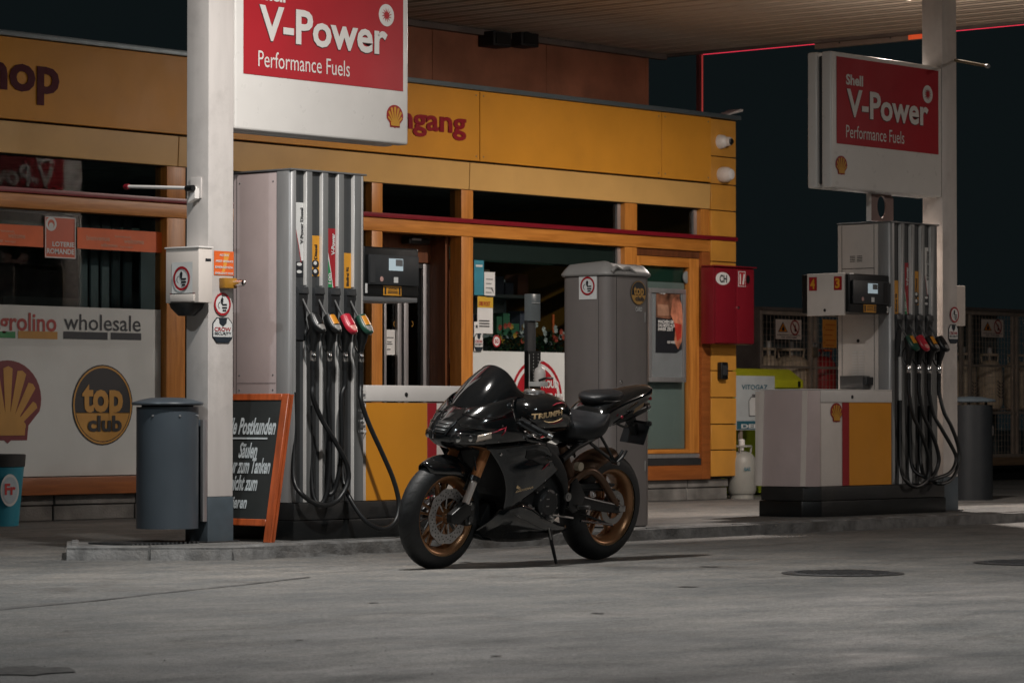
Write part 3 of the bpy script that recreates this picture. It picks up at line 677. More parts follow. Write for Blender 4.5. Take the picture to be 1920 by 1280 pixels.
# red cabinet
a0, a1 = 24.846, 25.488; z0, z1 = 1.527, 2.28
t = thing('red_wall_cabinet', ((a0 + a1)/2, 18.97, z0), 'red steel extinguisher cabinet with an oval CH sticker on the shop corner', 'cabinet')
MB().box(a0, a1, 18.99, FV - .022, z0, z1).build('cabinet_body', REDC, t, bevel=.008)
MB().box(a0 + .01, a0 + .34, 18.972, 18.988, z0 + .01, z1 - .012).build('door', REDC, t, bevel=.004)
MB().box(a0 + .346, a1 - .01, 18.972, 18.988, z0 + .01, z1 - .012).build('door', REDC, t, bevel=.004)
MB().box(a0 - .01, a1 + .02, 18.955, FV - .03, z1 + .001, z1 + .014).build('top_lip', REDC, t, bevel=.003)
MB().lathe([(.001, -.012), (.012, -.010), (.014, 0)], (a0 + .37, 18.972, z0 + .36), 'y', 16).build('lock', CHROME, t)
d = Dec((0, 18.972, 0), parent=t)
d.disc(a0 + .12, z1 - .115, .115, PAPER, 'oval_sticker', 1, 36, .062); d.text('CH', a0 + .065, a0 + .185, z1 - .155, z1 - .078, INK, 2, .03)
d.rect(a0 + .37, a0 + .49, z1 - .185, z1 - .035, PAPER, 'pictogram_sticker', 1); d.rect(a0 + .378, a0 + .482, z1 - .178, z1 - .042, RED, 'pictogram_field', 2)
d.rect(a0 + .388, a0 + .408, z1 - .165, z1 - .06, PAPER, 'pictogram_mark', 3); d.poly([(a0 + .43, z1 - .165), (a0 + .455, z1 - .165), (a0 + .475, z1 - .06), (a0 + .45, z1 - .06)], PAPER, 'pictogram_mark', 3)
d.disc(a0 + .53, z1 - .11, .03, BLACK, 'handle_recess', 2, 24, .042)

# copper wall above the roof
cw = thing('copper_wall', (23, 20.2, 3.8), 'copper coloured sheet wall between the shop roof and the canopy', 'wall')
for a, b in [(20.6, 22.1), (22.1, 23.75), (23.75, 25.334)]:
    MB().box(a + .003, b - .003, 20.2, 20.24, 3.80, 4.49).build('metal_sheet', COPPER, cw, bevel=.002, seg=1)
MB().box(25.30, 25.338, 20.19, 20.5, 3.80, 4.49).build('edge_trim', COPPER, cw)
MB().box(20.6, 25.55, 20.12, 20.19, 4.44, 4.495).build('top_rail', CAGEB, cw)
for px, lb in ((920, 'left'), (972, 'right')):
    c = onV(px, 76, 20.15)
    t = thing('wall_box', (c.x, 20.12, c.z), 'small black box, the %s one of two high on the copper wall' % lb, 'box')
    MB().box(c.x - .13, c.x + .13, 20.0, 20.195, c.z - .07, c.z + .07).build('box_body', BLACKM, t, bevel=.01)
    MB().box(c.x - .10, c.x + .10, 19.985, 19.9985, c.z - .05, c.z + .05).build('front_grille', BLACK, t)
# little angled bracket on the roof near the corner
c = fp(1345, 212, 19.5); t = thing('roof_spotlight', c, 'small angled floodlight lying on the roof edge near the corner', 'floodlight')
MB().prism([(c.x - .14, 3.81), (c.x + .16, 3.875), (c.x + .17, 3.90), (c.x + .13, 3.90), (c.x - .1, 3.83)], 19.3, 19.45, 'y').build('lamp_head', WHITE, t, bevel=.003)
MB().box(c.x - .1, c.x + .1, 19.32, 19.43, 3.802, 3.812).build('base', ALU, t)

# ================================================================ CANOPY
cn = thing('canopy', (17, 12, CANZ), 'wide station canopy with a ribbed underside and red neon along its edge', 'canopy')
XL, XR, YF, YB = 7.0, 25.55, 1.0, 20.2
CANM = mat('canopy_sheet', (.62, .52, .42), .5, metal=.2, var=.22, scale=1.6, aniso=(1, .25, 1))
pitch = .265; nb = int((XR - XL) / pitch); first = None
prof = [(0, 0), (.012, .07), (.085, .07), (.10, 0), (.165, 0), (.170, .014), (.190, .014), (.195, 0), (.262, 0)]
for i in range(nb):
    if first is None:
        mb = MB(); r0 = [Vector((XL + x, YF, CANZ + z_)) for x, z_ in prof]; r1 = [Vector((XL + x, YB, CANZ + z_)) for x, z_ in prof]
        mb.rings([r0, r1], False, False)
        first = mb.build('ceiling_sheet', CANM, cn)
    else:
        o = first.copy(); COL.objects.link(o); o.location.x += pitch * i
MB().box(XL, XR, YF, YB, CANZ + .08, CANZ + .35).build('roof_deck', BLACKM, cn)
MB().box(XR + .0, XR + .05, YF, YB, CANZ - .03, CANZ + .5).build('edge_trim', CAGEB, cn)
MB().box(XL - .05, XL, YF, YB, CANZ - .03, CANZ + .5).build('edge_trim', CAGEB, cn)
MB().box(XL, XR, YF - .05, YF, CANZ - .03, CANZ + .5).build('edge_trim', CAGEB, cn)
UN = XR + .16
vA, vB, vC = PV(1320, UN), PV(1532, UN), PV(1735, UN)
zn = PZu(1320, 101, UN)
MB().tube([(UN, vA, zn), (UN, vB + .02, zn)], .012, 12).build('neon_tube', NEONM, cn, smooth=True)
MB().tube([(UN, vC, zn), (UN, YF, zn)], .012, 12).build('neon_tube', NEONM, cn, smooth=True)
for y in (vA - .3, vB + .2, vC - .4, 10.0, 8.0, 6.0):
    MB().box(XR + .05, UN, y - .01, y + .01, zn - .005, zn + .03).build('neon_bracket', ALU, cn)
MB().box(UN - .03, UN + .03, vC, vB, zn - .06, zn + .06).build('cover_plate', mat('cover_beige', (.30, .23, .19), .45), cn, bevel=.004)
MB().box(UN - .031, UN - .0335, vC - .0, vC + .16, zn - .055, zn + .055).build('neon_end_window', NEONW, cn)
for y in (vB - .3, vB - .9): MB().lathe([(.001, -.006), (.008, -.005), (.009, 0)], (UN - .031, y, zn - .02), 'x', 10).build('screw', BLACKM, cn)
MB().tube([(XL - .12, YF, zn), (XL - .12, YB - .5, zn)], .017, 12).build('neon_tube', NEONM, cn, smooth=True)
MB().tube([(XL - .1, YF - .15, zn), (XR, YF - .15, zn)], .017, 12).build('neon_tube', NEONM, cn, smooth=True)
# vertical neon drop down to the roof
c = onU(1316, 103, UN - .02)
nd = thing('neon_drop', (c.x, c.y, 3.8), 'vertical red neon tube running from the canopy down to the shop roof', 'neon tube')
zb = PZ(1317, 212, c.y)
MB().tube([(c.x, c.y, c.z), (c.x, c.y, zb)], .013, 12).build('tube', emis('orange_red_neon', (.42, .04, .035), .42), nd, smooth=True)
MB().box(c.x - .055, c.x - .02, c.y - .01, c.y + .03, zb, c.z + .03).build('backing_rail', mat('rail_dark_red', (.12, .03, .03), .5), nd)
# ceiling lamps
for i, (x, y, w, LAMP_COL, where) in enumerate(LAMPS):
    t = thing('canopy_lamp', (x, y, CANZ - .06), 'square canopy floodlight ' + where, 'lamp', 'square floodlights under the canopy')
    MB().box(x - .24, x + .24, y - .24, y + .24, CANZ - .055, CANZ - .002).build('housing', WHITE, t, bevel=.01)
    ld = bpy.data.lights.new('floodlight', 'AREA'); ld.shape = 'SQUARE'; ld.size = .15; ld.energy = w; ld.color = LAMP_COL
    lo = bpy.data.objects.new('light_source', ld); COL.objects.link(lo); lo.parent = t; lo.location = (0, 0, -.17 if where in CEIL_FILL else -.006)
    if where in CEIL_FILL:
        MB().lathe([(.10, -.001), (.115, -.03), (.105, -.085), (.065, -.125), (.001, -.14)], (x, y, CANZ - .065), 'z', 24).build('added_lens', WHITE, t, smooth=True)
        ld = bpy.data.lights.new('ceiling_fill', 'POINT'); ld.energy = CEIL_FILL[where]; ld.color = LAMP_COL; ld.shadow_soft_size = .06  # added point light under the lens, for ceiling and copper wall
        lo = bpy.data.objects.new('ceiling_fill', ld); COL.objects.link(lo); lo.parent = t; lo.location = (0, 0, -.22)

# ================================================================ CANOPY POSTS
def post(u0, v0, label):
    w = .205
    t = thing('canopy_post', (u0 + w/2, v0 + w/2, ISZ), label, 'post', 'square white canopy posts')
    MB().box(u0, u0 + w, v0, v0 + w*.92, ISZ + .27, CANZ).build('shaft', POSTW, t, bevel=.006)
    MB().box(u0 - .003, u0 + w + .003, v0 - .003, v0 + w*.92 + .003, ISZ, ISZ + .268).build('shoe', SHOE, t, bevel=.006)
    MB().box(u0 - .03, u0 + w + .03, v0 - .03, v0 + w + .01, ISZ, ISZ + .008).build('base_plate', IRON, t)
    return t
post(13.082, 13.75, 'white square canopy post left of the first pump, with stickers')
post(21.215, 13.95, 'white square canopy post right of pump 3, dimmer and farther away')
PF = 13.75; PEU = 13.082
# items on post 1 --------------------------------------------------
# towel / leaflet box fixed to its left face
d_u = PEU - .001
bx1, bx0 = onU(393, 470, PEU), onU(330, 470, PEU)
u1 = PEU - .002; u0 = u1 - .17
va = PV(393, u0); 
VA, VB = 13.60, 13.60 + .36
zt, zb = PZ(393, 464, 13.62), PZ(393, 566, 13.62)
t = thing('towel_dispenser', (u0, 13.75, zb), 'beige metal paper towel box with a no smoking sticker on the left post', 'dispenser')
yb0, yb1 = 13.70, 14.02
ub1 = PEU - .003; ub0 = PU(393, yb0) - .0
ub0 = PU(372, yb0); ub1 = min(PU(398, yb0), PEU - .003)
yb1 = PV(310, ub0)
MB().prism([(ub0, yb0), (ub1, yb0), (ub1, yb1), (ub0, yb1)], zb, zt).build('case', CREAM, t, bevel=.006)
MB().box(ub0 - .006, ub1 + .004, yb0 - .006, yb1 + .006, zt + .001, zt + .012).build('lid', WHITE, t, bevel=.003)
d = Dec((ub0, 0, 0), (0, -1, 0), parent=t)
def eu(px, py): q = onU(px, py, ub0); return (-q.y, q.z)
(ca, cb) = eu(342, 522); r_ = .075
d.nosmoke(ca, cb, r_*.95)
q0, q1 = eu(320, 566), eu(365, 551); MB().box(ub0 - .008, ub0 - .001, -q1[0], -q0[0], q0[1], q1[1]).build('coin_flap', CREAM, t, bevel=.002)
d.rect(q0[0] - .006, q1[0] + .006, q1[1] + .001, q1[1] + .007, mat('seam_red', (.14, .02, .03), .5), 'slot_line', 1)  # thin dark red line above the flap
d2 = Dec((0, yb0, 0), parent=t); d2.rect(ub1 - .06, ub1 - .015, zt - .075, zt - .06, INK, 'maker_mark', 1)
cx, cy = (ub0 + ub1)/2, (yb0 + yb1)/2
MB().lathe([(.001, -.075), (.05, -.075), (.095, -.03), (.105, -.002), (.10, -.002), (.09, -.028), (.001, -.06)], (cx - .0, cy + .02, zb), 'z', 28).build('bowl', BLACK, t, smooth=True)
MB().box(cx, PEU - .003, cy - .03, cy + .0, zb - .03, zb - .002).build('bracket', ALU, t)
# stickers on front face
d = None
t = thing('emergency_sticker', (13.2, PF - .004, 1.8), 'orange emergency stop sticker wrapped on the front of the left post', 'sticker')
d = Dec((0, PF - .001, 0), parent=t); f = lambda px, py: (PU(px, PF), PZ(px, py, PF))
(a0, b1), (a1, b0) = f(400, 470), f(437, 517)
d.rect(a0, a1, b0, b1, mat('fluorescent_orange', (.75, .13, .02), .5), 'sticker_paper', 1)
for i, s_ in enumerate(['NOTAUS', 'ARRET URGENCE', 'EMERGENZA', 'EMERGENCY STOP']): d.text(s_, a0 + (.045 if i == 0 else .008), a1 - (.045 if i == 0 else .008), b1 - .03 - .036*i, b1 - .017 - .036*i, PAPER, 2, .03)
d.poly([(a0 + .08, b1 - .01), (a0 + .13, b1 - .01), (a0 + .105, b1 - .07), (a0 + .085, b0 + .02), (a0 + .06, b0 + .01), (a0 + .075, b1 - .08)], mat('bolt_yellow', (.75, .32, .05), .5), 'bolt_mark', 1.5)
(a0, b1), (a1, b0) = f(410, 521), f(433, 541)
t = thing('emergency_stop', ((a0+a1)/2, PF, b0), 'small yellow emergency stop switch box with a metal key knob on the left post', 'switch')
MB().box(a0, a1, PF - .05, PF - .0012, b0, b1).build('switch_box', mat('switch_yellow', (.34, .16, .015), .5), t, bevel=.004)
MB().lathe([(.001, -.085), (.018, -.082), (.021, -.05), (.021, 0)], (a1 - .012, PF - .035, (b0 + b1)/2), 'y', 20).build('knob', CHROME, t, smooth=True)
t = thing('no_smoking_sticker', (13.2, PF, 1.55), 'round no smoking sticker on the front of the left post under the yellow switch', 'sticker', 'no smoking stickers on the posts')
d = Dec((0, PF - .001, 0), parent=t); ca, cb = f(415, 570); d.nosmoke(ca, cb, .068, 1, False)
t = thing('security_sticker', (13.2, PF, 1.4), 'eight sided security company sticker on the front of the left post', 'sticker', 'security company stickers')
d = Dec((0, PF - .001, 0), parent=t); ca, cb = f(416, 619); d.security(ca, cb, .165, .15)
# small metal plate on side + pole arm
a = onU(378, 350, PEU)
t = thing('swing_arm', (PEU, a.y, a.z), 'thin chrome rod with red tip sticking out from the left post', 'rod')
bz0, bz1 = PZu(370, 372, PEU), PZu(370, 333, PEU); by0, by1 = PV(378, PEU), PV(358, PEU)
MB().box(PEU - .010, PEU - .001, by0, by1, bz0, bz1).build('wall_plate', POSTW, t, bevel=.002)
hz = PZu(368, 354, PEU); yy = (by0 + by1)/2
tip = onU(241, 350, PEU - .06)
MB().tube([(PEU - .01, yy, hz), (PEU - .055, yy, hz)], .014, 12).build('elbow', WHITE, t, smooth=True)
MB().tube([(PEU - .055, yy - .015, hz), (tip.x, tip.y, tip.z)], .0105, 12).build('rod', WHITE, t, smooth=True)
MB().tube([(tip.x, tip.y - .004, tip.z), (tip.x, tip.y + .03, tip.z)], .017, 14).build('tip_cap', REDC, t, smooth=True)
MB().tube([(PEU - .055, yy - .03, hz), (PEU - .055, yy + .03, hz)], .018, 14).build('collar', BLACK, t, smooth=True)
MB().prism([(yy - .03, hz - .06), (yy + .03, hz - .085), (yy + .0, hz), (yy - .03, hz)], PEU - .045, PEU - .0101, 'x').build('brace', WHITE, t)
# items on post 2
P2F = 13.95; P2U = 21.215
t = thing('no_smoking_sticker', (21.3, P2F, 1.55), 'round no smoking sticker on the right post beside the pump nozzles', 'sticker', 'no smoking stickers on the posts')
d = Dec((0, P2F - .001, 0), parent=t); d.nosmoke(PU(1789, P2F), PZ(1789, 590, P2F), .062, 1, False)
t = thing('security_sticker', (21.3, P2F, 1.4), 'security company sticker on the right post beside the pump nozzles', 'sticker', 'security company stickers')
d = Dec((0, P2F - .001, 0), parent=t); d.security(PU(1787, P2F), PZ(1787, 626, P2F), .135, .15)
a, b = PU(1801, 14.1), PU(1817, 14.1)
t = thing('towel_dispenser', (a, 14.1, 1.5), 'beige towel box seen edge on behind the right post', 'dispenser')
MB().box(P2U + .207, P2U + .40, 14.0, 14.10, PZ(1810, 612, 14.1), PZ(1810, 538, 14.1)).build('case', CREAM, t, bevel=.006)
MB().box(P2U + .206, P2U + .25, 13.985, 13.999, PZ(1810, 625, 14.1), PZ(1810, 545, 14.1)).build('bracket', ALU, t)
t = thing('swing_arm', (P2U + .2, 14.0, 3.4), 'thin rod sticking out high on the right post', 'rod')
q0, q1 = onV(1796, 114, 14.0), onV(1850, 124, 13.55)
MB().tube([(P2U + .2055, 14.0, q0.z), q1], .012, 10).build('rod', mat('rod_brass', (.3, .24, .15), .4, metal=.5), t, smooth=True)
MB().tube([q1, q1 + (q1 - q0).normalized()*.03], .017, 12).build('tip_cap', ALU, t, smooth=True)

# ================================================================ PRICE SIGNS
def vsign(u0, u1, V_, zb, zt, post_left, label, both=True):
    t = thing('fuel_sign', ((u0 + u1)/2, V_ + .1, zb), label, 'sign', 'double sided fuel signs on the posts')
    W_, H_ = u1 - u0, zt - zb
    MB().box(u0, u1, V_, V_ + .09, zb, zt).build('front_cabinet', SIGNW, t, bevel=.018, seg=3)
    MB().box(u0, u1, V_ + .13, V_ + .22, zb, zt).build('rear_cabinet', SIGNW, t, bevel=.018, seg=3)
    MB().box(u0 + .03, u1 - .03, V_ + .0901, V_ + .1299, zb + .03, zt - .03).build('spine', DGREY, t)
    for side in (0, 1):
        d = Dec((u0, V_ - .0005, zb), parent=t) if side == 0 else Dec((u1, V_ + .2205, zb), (-1, 0, 0), parent=t)
        R = lambda x0, x1, y0, y1, m, nm, l=1: d.rect(W_*x0, W_*x1, H_*y0, H_*y1, m, nm, l)
        R(.045, .965, .325, .965, SIGNR, 'red_panel')
        T = lambda s_, x0, x1, y0, y1, m, l, b: d.text(s_, W_*x0, W_*x1, H_*y0, H_*y1, m, l, b)
        EDGE = mat('letter_shadow', (.10, .04, .04), .5)
        T('Shell', .125, .275, .765, .845, SIGNW, 2, .035)
        T('V-Power', .127, .870, .524, .737, EDGE, 1.6, .034); T('V-Power', .130, .867, .530, .737, SIGNW, 3, .026)
        T('Performance Fuels', .125, .645, .375, .470, SIGNW, 2, .0)
        cx, cy = W_*.862, H_*.775; r_ = .070
        d.disc(cx, cy, r_, SIGNW, 'sun_disc', 2)
        star = []
        for k in range(24):
            a = 2*math.pi*k/24 + (.22 if k % 2 == 0 else 0); q = r_*(.70 if k % 2 == 0 else .28); star.append((cx + q*math.cos(a), cy + q*math.sin(a)))
        d.poly(star, SIGNR, 'sun_mark', 3)
        ex = .915 if post_left else .085
        if side == 1: ex = 1 - ex
        d.pecten(W_*ex, H_*.165, .145, 1, mat('emblem_red', (.35, .015, .02), .4), mat('emblem_yellow', (.62, .30, .03), .4))
    return t
vsign(13.298, 14.822, 13.752, 2.532, 3.568, True, 'white and red fuel sign mounted high on the left post, top cut by the frame')
vsign(19.709, 21.211, 13.952, 2.540, 3.568, False, 'white and red fuel sign on the right post above pumps 3 and 4, fully visible')
# gray plate with oval hole under the second sign
a0, a1 = PU(1631, 14.1), PU(1675, 14.1)
t = thing('sign_bracket', ((a0 + a1)/2, 14.1, 2.3), 'reddish plate with an oval hole between the right sign and the pump', 'bracket')
z0, z1 = 2.325, 2.538; n = 28; mb = MB(); cx, cz = (a0 + a1)/2, (z0 + z1)/2 + .01
outer = []; innr = []
for k in range(n):
    a = 2*math.pi*k/n; c_, s_ = math.cos(a), math.sin(a); m_ = max(abs(c_), abs(s_))
    outer.append((cx + (a1 - a0)/2*c_/m_, (z0 + z1)/2 + (z1 - z0)/2*s_/m_)); innr.append((cx + .06*c_, cz + .085*s_))
vs = [(x, 14.1, z_) for x, z_ in outer] + [(x, 14.1, z_) for x, z_ in innr]
mb.add(vs, [[k, (k+1) % n, n + (k+1) % n, n + k] for k in range(n)])
mb.build('plate', mat('bracket_mauve', (.26, .17, .15), .4), t, solid=.012)
MB().box(a0 - .012, a0 - .001, 14.08, 14.12, z0, z1).build('side_rod', WHITE, t)

# ================================================================ FUEL PUMPS
HOSE_SEQ = 0
def label_strip(d, kind, a0, a1, z0, z1):
    w, h = a1 - a0, z1 - z0
    if kind == 'yellow':
        d.rect(a0, a1, z0, z1, YEL2, 'product_label', 1); d.text('Bleifrei 95', a0 + w*.40, a0 + w*.72, z0 + h*.06, z0 + h*.60, INK, 2, .03, rot=90)
    if kind == 'diesel':
        d.rect(a0, a1, z0, z1, YEL2, 'product_label', 1); d.text('Diesel', a0 + w*.38, a0 + w*.72, z0 + h*.42, z0 + h*.78, INK, 2, .03, rot=90)
        for q in (.10, .30): d.disc(a0 + w*.5, z0 + h*q, w*.42, INK, 'pictogram_disc', 2, 16, h*.10); d.disc(a0 + w*.45, z0 + h*q + h*.02, w*.2, PAPER, 'pictogram_mark', 3, 12, h*.05)
    if kind == 'red':
        d.rect(a0, a1, z0, z1, RED, 'product_label', 1); d.text('V-Power', a0 + w*.5, a0 + w*.92, z0 + h*.55, z0 + h*.92, PAPER, 2, .04, rot=90)
        d.poly([(a0, z0), (a0 + w*.72, z0), (a0 + w*.45, z0 + h*.30), (a0 + w*.1, z0 + h*.62), (a0, z0 + h*.7)], PAPER, 'label_swoosh', 2); d.poly([(a0, z0), (a0 + w*.60, z0), (a0 + w*.36, z0 + h*.28), (a0, z0 + h*.55)], GREENP, 'label_swoosh', 3)
        d.text('100', a0 + w*.1, a0 + w*.42, z0 + h*.06, z0 + h*.24, PAPER, 4, .03, rot=90)
    if kind == 'white':
        d.rect(a0, a1, z0 + h*.22, z1, PAPER, 'product_label', 1); d.rect(a0, a1, z0, z0 + h*.22, INK, 'label_foot', 1)
        d.text('V-Power Diesel', a0 + w*.58, a0 + w*.92, z0 + h*.45, z0 + h*.93, INK, 3, .03, rot=90)
        d.poly([(a0, z0 + h*.2), (a0 + w*.75, z0 + h*.2), (a0 + w*.45, z0 + h*.42), (a0, z0 + h*.72)], RED, 'label_swoosh', 2); d.poly([(a0, z0 + h*.2), (a0 + w*.62, z0 + h*.2), (a0 + w*.33, z0 + h*.42), (a0, z0 + h*.66)], MGREY, 'label_swoosh', 3)
        for q in (.07, .17): d.disc(a0 + w*.5, z0 + h*q, w*.3, PAPER, 'pictogram_mark', 2, 12, h*.022)
YEL2 = mat('label_yellow', (.68, .31, .025), .45)

RECS = mat('recess_grey', (.045, .049, .052), .4, var=.05)
PROF = mat('profile_grey', (.21, .215, .215), .36, metal=.3, var=.05, scale=3, aniso=(3, 3, .4))
EDGEW = mat('lit_edge_white', (.70, .69, .67), .3)  # white strips stand in for the brightly lit sides of the profiles
BASEM = mat('pump_base_black', (.011, .012, .013), .5, var=.2, dirt=.3)
def column(u0, V_, label, labels, mirror, nums):
    """tall hose column; u0 left edge"""
    t = thing('fuel_pump', (u0, V_ + .25, ISZ), label, 'fuel pump', 'fuel pumps on the island')
    Wc, Dp, zt = .655, .50, 2.30
    zbase = .30
    # side panels
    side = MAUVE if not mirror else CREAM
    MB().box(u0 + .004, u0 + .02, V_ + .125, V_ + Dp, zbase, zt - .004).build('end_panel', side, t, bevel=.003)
    MB().box(u0 + .02, u0 + Wc - .02, V_ + .14, V_ + Dp - .01, zbase, zt - .01).build('core', DGREY, t)
    mb = MB(); mb.prism([(u0, V_ + .122), (u0, V_ + .03), (u0 + .012, V_ + .008), (u0 + .03, V_), (u0 + .045, V_), (u0 + .045, V_ + .122)], zbase, zt); mb.build('corner_profile', ALUM, t, bevel=.002, seg=1)
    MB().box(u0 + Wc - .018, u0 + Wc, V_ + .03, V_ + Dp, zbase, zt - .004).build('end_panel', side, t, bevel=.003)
    MB().box(u0 - .004, u0 + Wc + .004, V_ - .004, V_ + Dp + .004, zt + .001, zt + .012).build('top_cap', MGREY, t, bevel=.003)
    pitch_ = .1385
    for k in range(4):
        a = u0 + .045 + k*pitch_   # recess starts
        MB().box(a, a + .0885, V_ + .024, V_ + .035, zbase, zt - .002).build('recess_panel', RECS, t)
        b = a + .0885; e = a + pitch_ + (0 if k < 3 else .012)
        mb = MB(); mb.prism([(b, V_ + .035), (b, V_ + .004), (b + .004, V_), (e, V_), (e, V_ + .035)], zbase, zt)
        mb.build('vertical_profile', PROF, t, bevel=.0015, seg=1)
        MB().box(b - .0035, b - .0005, V_ + .0, V_ + .0235, 1.612, zt - .003).build('lit_edge', EDGEW, t)
        MB().box(b - .0035, b - .0005, V_ + .0, V_ + .0235, zbase + .002, 1.275).build('lit_edge', EDGEW, t)
        # boot
        mb = MB(); z1_ = 1.600; z0_ = 1.30
        mb.prism([(V_ + .0235, z1_), (V_ - .020, z1_), (V_ - .026, z1_ - .04), (V_ - .018, z1_ - .045), (V_ + .015, z0_ - .02), (V_ + .0235, z0_ - .02)], a + .002, a + .086, 'x')
        mb.build('nozzle_boot', DGREY, t, bevel=.004)
        mb = MB(); mb.add([(a + .014, V_ - .0215, z1_ - .05), (a + .068, V_ - .0215, z1_ - .05), (a + .045, V_ + .004, z1_ - .19), (a + .014, V_ + .004, z1_ - .19)], [[0, 1, 2, 3]])
        mb.build('boot_opening', BLACKM, t)
        MB().box(a + .004, a + .045, V_ + .012, V_ + .0235, zbase + .002, 1.27).build('hose_channel', BLACKM, t)
        kind, zlo, zhi = labels[k]
        label_strip(Dec((0, V_ + .0235, 0), parent=t), kind, a + .008, a + .083, zlo, zhi)
    a = u0 + .045 + 4*pitch_ + .012
    MB().box(a, u0 + Wc - .018, V_ + .004, V_ + .035, zbase, zt - .002).build('end_profile', PROF, t, bevel=.002, seg=1)
    if not mirror:
        MB().box(a + .006, a + .010, V_ - .001, V_ + .003, 1.34, zt - .003).build('lit_edge', WHITE, t)
        d = Dec((0, V_ - .001, 0), parent=t)
        for i in range(9):
            z_ = .99 - i*.032; d.rect(a - .028, a + .028 + .008*(i % 3), z_ - .012 - .006*(i % 2), z_, PAPER if i % 2 == 0 else MGREY, 'torn_sticker', 1)
            for j in range(2): d.rect(a - .022 + .02*j, a - .01 + .02*j, z_ - .009, z_ - .003, MGREY, 'sticker_print', 2)
    if not mirror:
        de = Dec((u0 + .0035, 0, 0), (0, -1, 0), parent=t)
        de.rect(-(V_ + .47), -(V_ + .467), .31, 2.29, BLACKM, 'panel_seam', 1); de.rect(-(V_ + .46), -(V_ + .13), 1.02, 1.0225, BLACKM, 'panel_seam', 1)
        for z_ in (.36, .98, 1.07, 2.24):
            for y_ in (V_ + .155, V_ + .445): MB().lathe([(.001, -.003), (.005, -.002), (.006, 0)], (u0 + .0035, y_, z_), 'x', 8).build('panel_screw', MGREY, t)
    # low cabinet
    L_ = .93
    if not mirror:
        c0, c1 = u0 + Wc, u0 + Wc + L_
        yA, yB = c0 + .002, c0 + .56; rA, rB = yB, yB + .089
        MB().box(c0 + .001, c1, V_ + .006, V_ + Dp + .02, .30, .905).build('cabinet', CREAM, t, bevel=.004)
        MB().box(c0 + .001, c1 + .006, V_ - .004, V_ + Dp + .03, .912, 1.012).build('cabinet_top', WHITE, t, bevel=.008)
        d = Dec((0, V_ + .0045, 0), parent=t); d.rect(yA, yB, .302, .903, YEL, 'yellow_panel', 1); d.rect(rA + .001, rB, .302, .903, RED, 'red_stripe', 1)
        MB().lathe([(.001, -.006), (.012, -.005), (.014, 0)], (c0 + .36, V_ - .004, .955), 'y', 14).build('lock', BLACK, t)
        k0, k1 = u0 - .0, c1 + .02
        MB().box(k0, k1, V_ - .03, V_ + Dp + .05, .195, .297).build('base_upper', BASEM, t, bevel=.006)
        MB().box(k0 - .01, k1 + .01, V_ - .035, V_ + Dp + .06, ISZ + .0, .192).build('base_lower', BLACK, t, bevel=.008)
        hu0, hu1 = c0 + .004, c0 + .50
    else:
        c1, c0 = u0 - .001, u0 - 1.053
        MB().prism([(c0 + .115, V_ + .006), (c1, V_ + .006), (c1, V_ + Dp + .02), (c0 + .01, V_ + Dp + .02), (c0 + .01, V_ + .045)], .30, 1.005).build('cabinet', CREAM, t, bevel=.004)
        q = [(c0, V_ + .445), (c0, V_ + .030), (c0 + .110, V_ - .004), (c0 + .118, V_ + .0045), (c0 + .012, V_ + .044), (c0 + .009, V_ + .445)]
        lo_ = [Vector((x - (.030 if x < c0 + .05 else .0), y, .30)) for x, y in q]; hi_ = [Vector((x, y, 1.012)) for x, y in q]
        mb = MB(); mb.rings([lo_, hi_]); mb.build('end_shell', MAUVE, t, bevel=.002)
        MB().rings([[Vector((x - .034 if x < c0 + .05 else x, y, .302)) for x, y in ((c0, V_ + .47), (c0, V_ + .425), (c0 + .004, V_ + .425), (c0 + .004, V_ + .47))], [Vector((x - .004, y, 1.011)) for x, y in ((c0, V_ + .47), (c0, V_ + .425), (c0 + .004, V_ + .425), (c0 + .004, V_ + .47))]]).build('end_trim', CREAM, t)
        MB().rings([[Vector((x - .034, y, .302)) for x, y in ((c0, V_ + .075), (c0, V_ + .030), (c0 + .004, V_ + .030), (c0 + .004, V_ + .075))], [Vector((x - .004, y, 1.011)) for x, y in ((c0, V_ + .075), (c0, V_ + .030), (c0 + .004, V_ + .030), (c0 + .004, V_ + .075))]]).build('end_trim', CREAM, t)
        MB().box(c0 + .12, c1, V_ - .004, V_ + .0055, .925, 1.013).build('top_rail', WHITE, t, bevel=.003)
        MB().prism([(c0 - .002, V_ + .03), (c0 + .11, V_ - .006), (c1, V_ - .006), (c1, V_ + Dp + .03), (c0 - .002, V_ + Dp + .03)], 1.014, 1.022).build('cabinet_top', WHITE, t, bevel=.002, seg=1)
        d = Dec((0, V_ + .0045, 0), parent=t); yA = u0 - .56
        d.rect(yA, u0 - .003, .302, .922, YEL, 'yellow_panel', 1); d.rect(yA - .09, yA - .001, .302, .922, RED, 'red_stripe', 1)
        d.pecten(yA - .165, .845, .145, 1, mat('emblem_red', (.35, .015, .02), .4), mat('emblem_yellow', (.62, .30, .03), .4))
        MB().lathe([(.001, -.006), (.012, -.005), (.014, 0)], (yA + .03, V_ - .004, .965), 'y', 14).build('lock', BLACK, t)
        k0, k1 = c0 - .028, u0 + Wc + .02
        pts = [(k0 + .01, V_ + .06), (k0 + .11, V_ - .035), (k1, V_ - .035), (k1, V_ + Dp + .05), (k0 + .4, V_ + Dp + .05), (k0, V_ + .44)]
        MB().prism(pts, .195, .297).build('base_upper', BASEM, t, bevel=.006)
        pts = [(k0 - .005, V_ + .06), (k0 + .105, V_ - .04), (k1 + .01, V_ - .04), (k1 + .01, V_ + Dp + .06), (k0 + .4, V_ + Dp + .06), (k0 - .01, V_ + .45)]
        MB().prism(pts, ISZ, .192).build('base_lower', BLACK, t, bevel=.008)
        hu1, hu0 = u0 - .004, u0 - .525
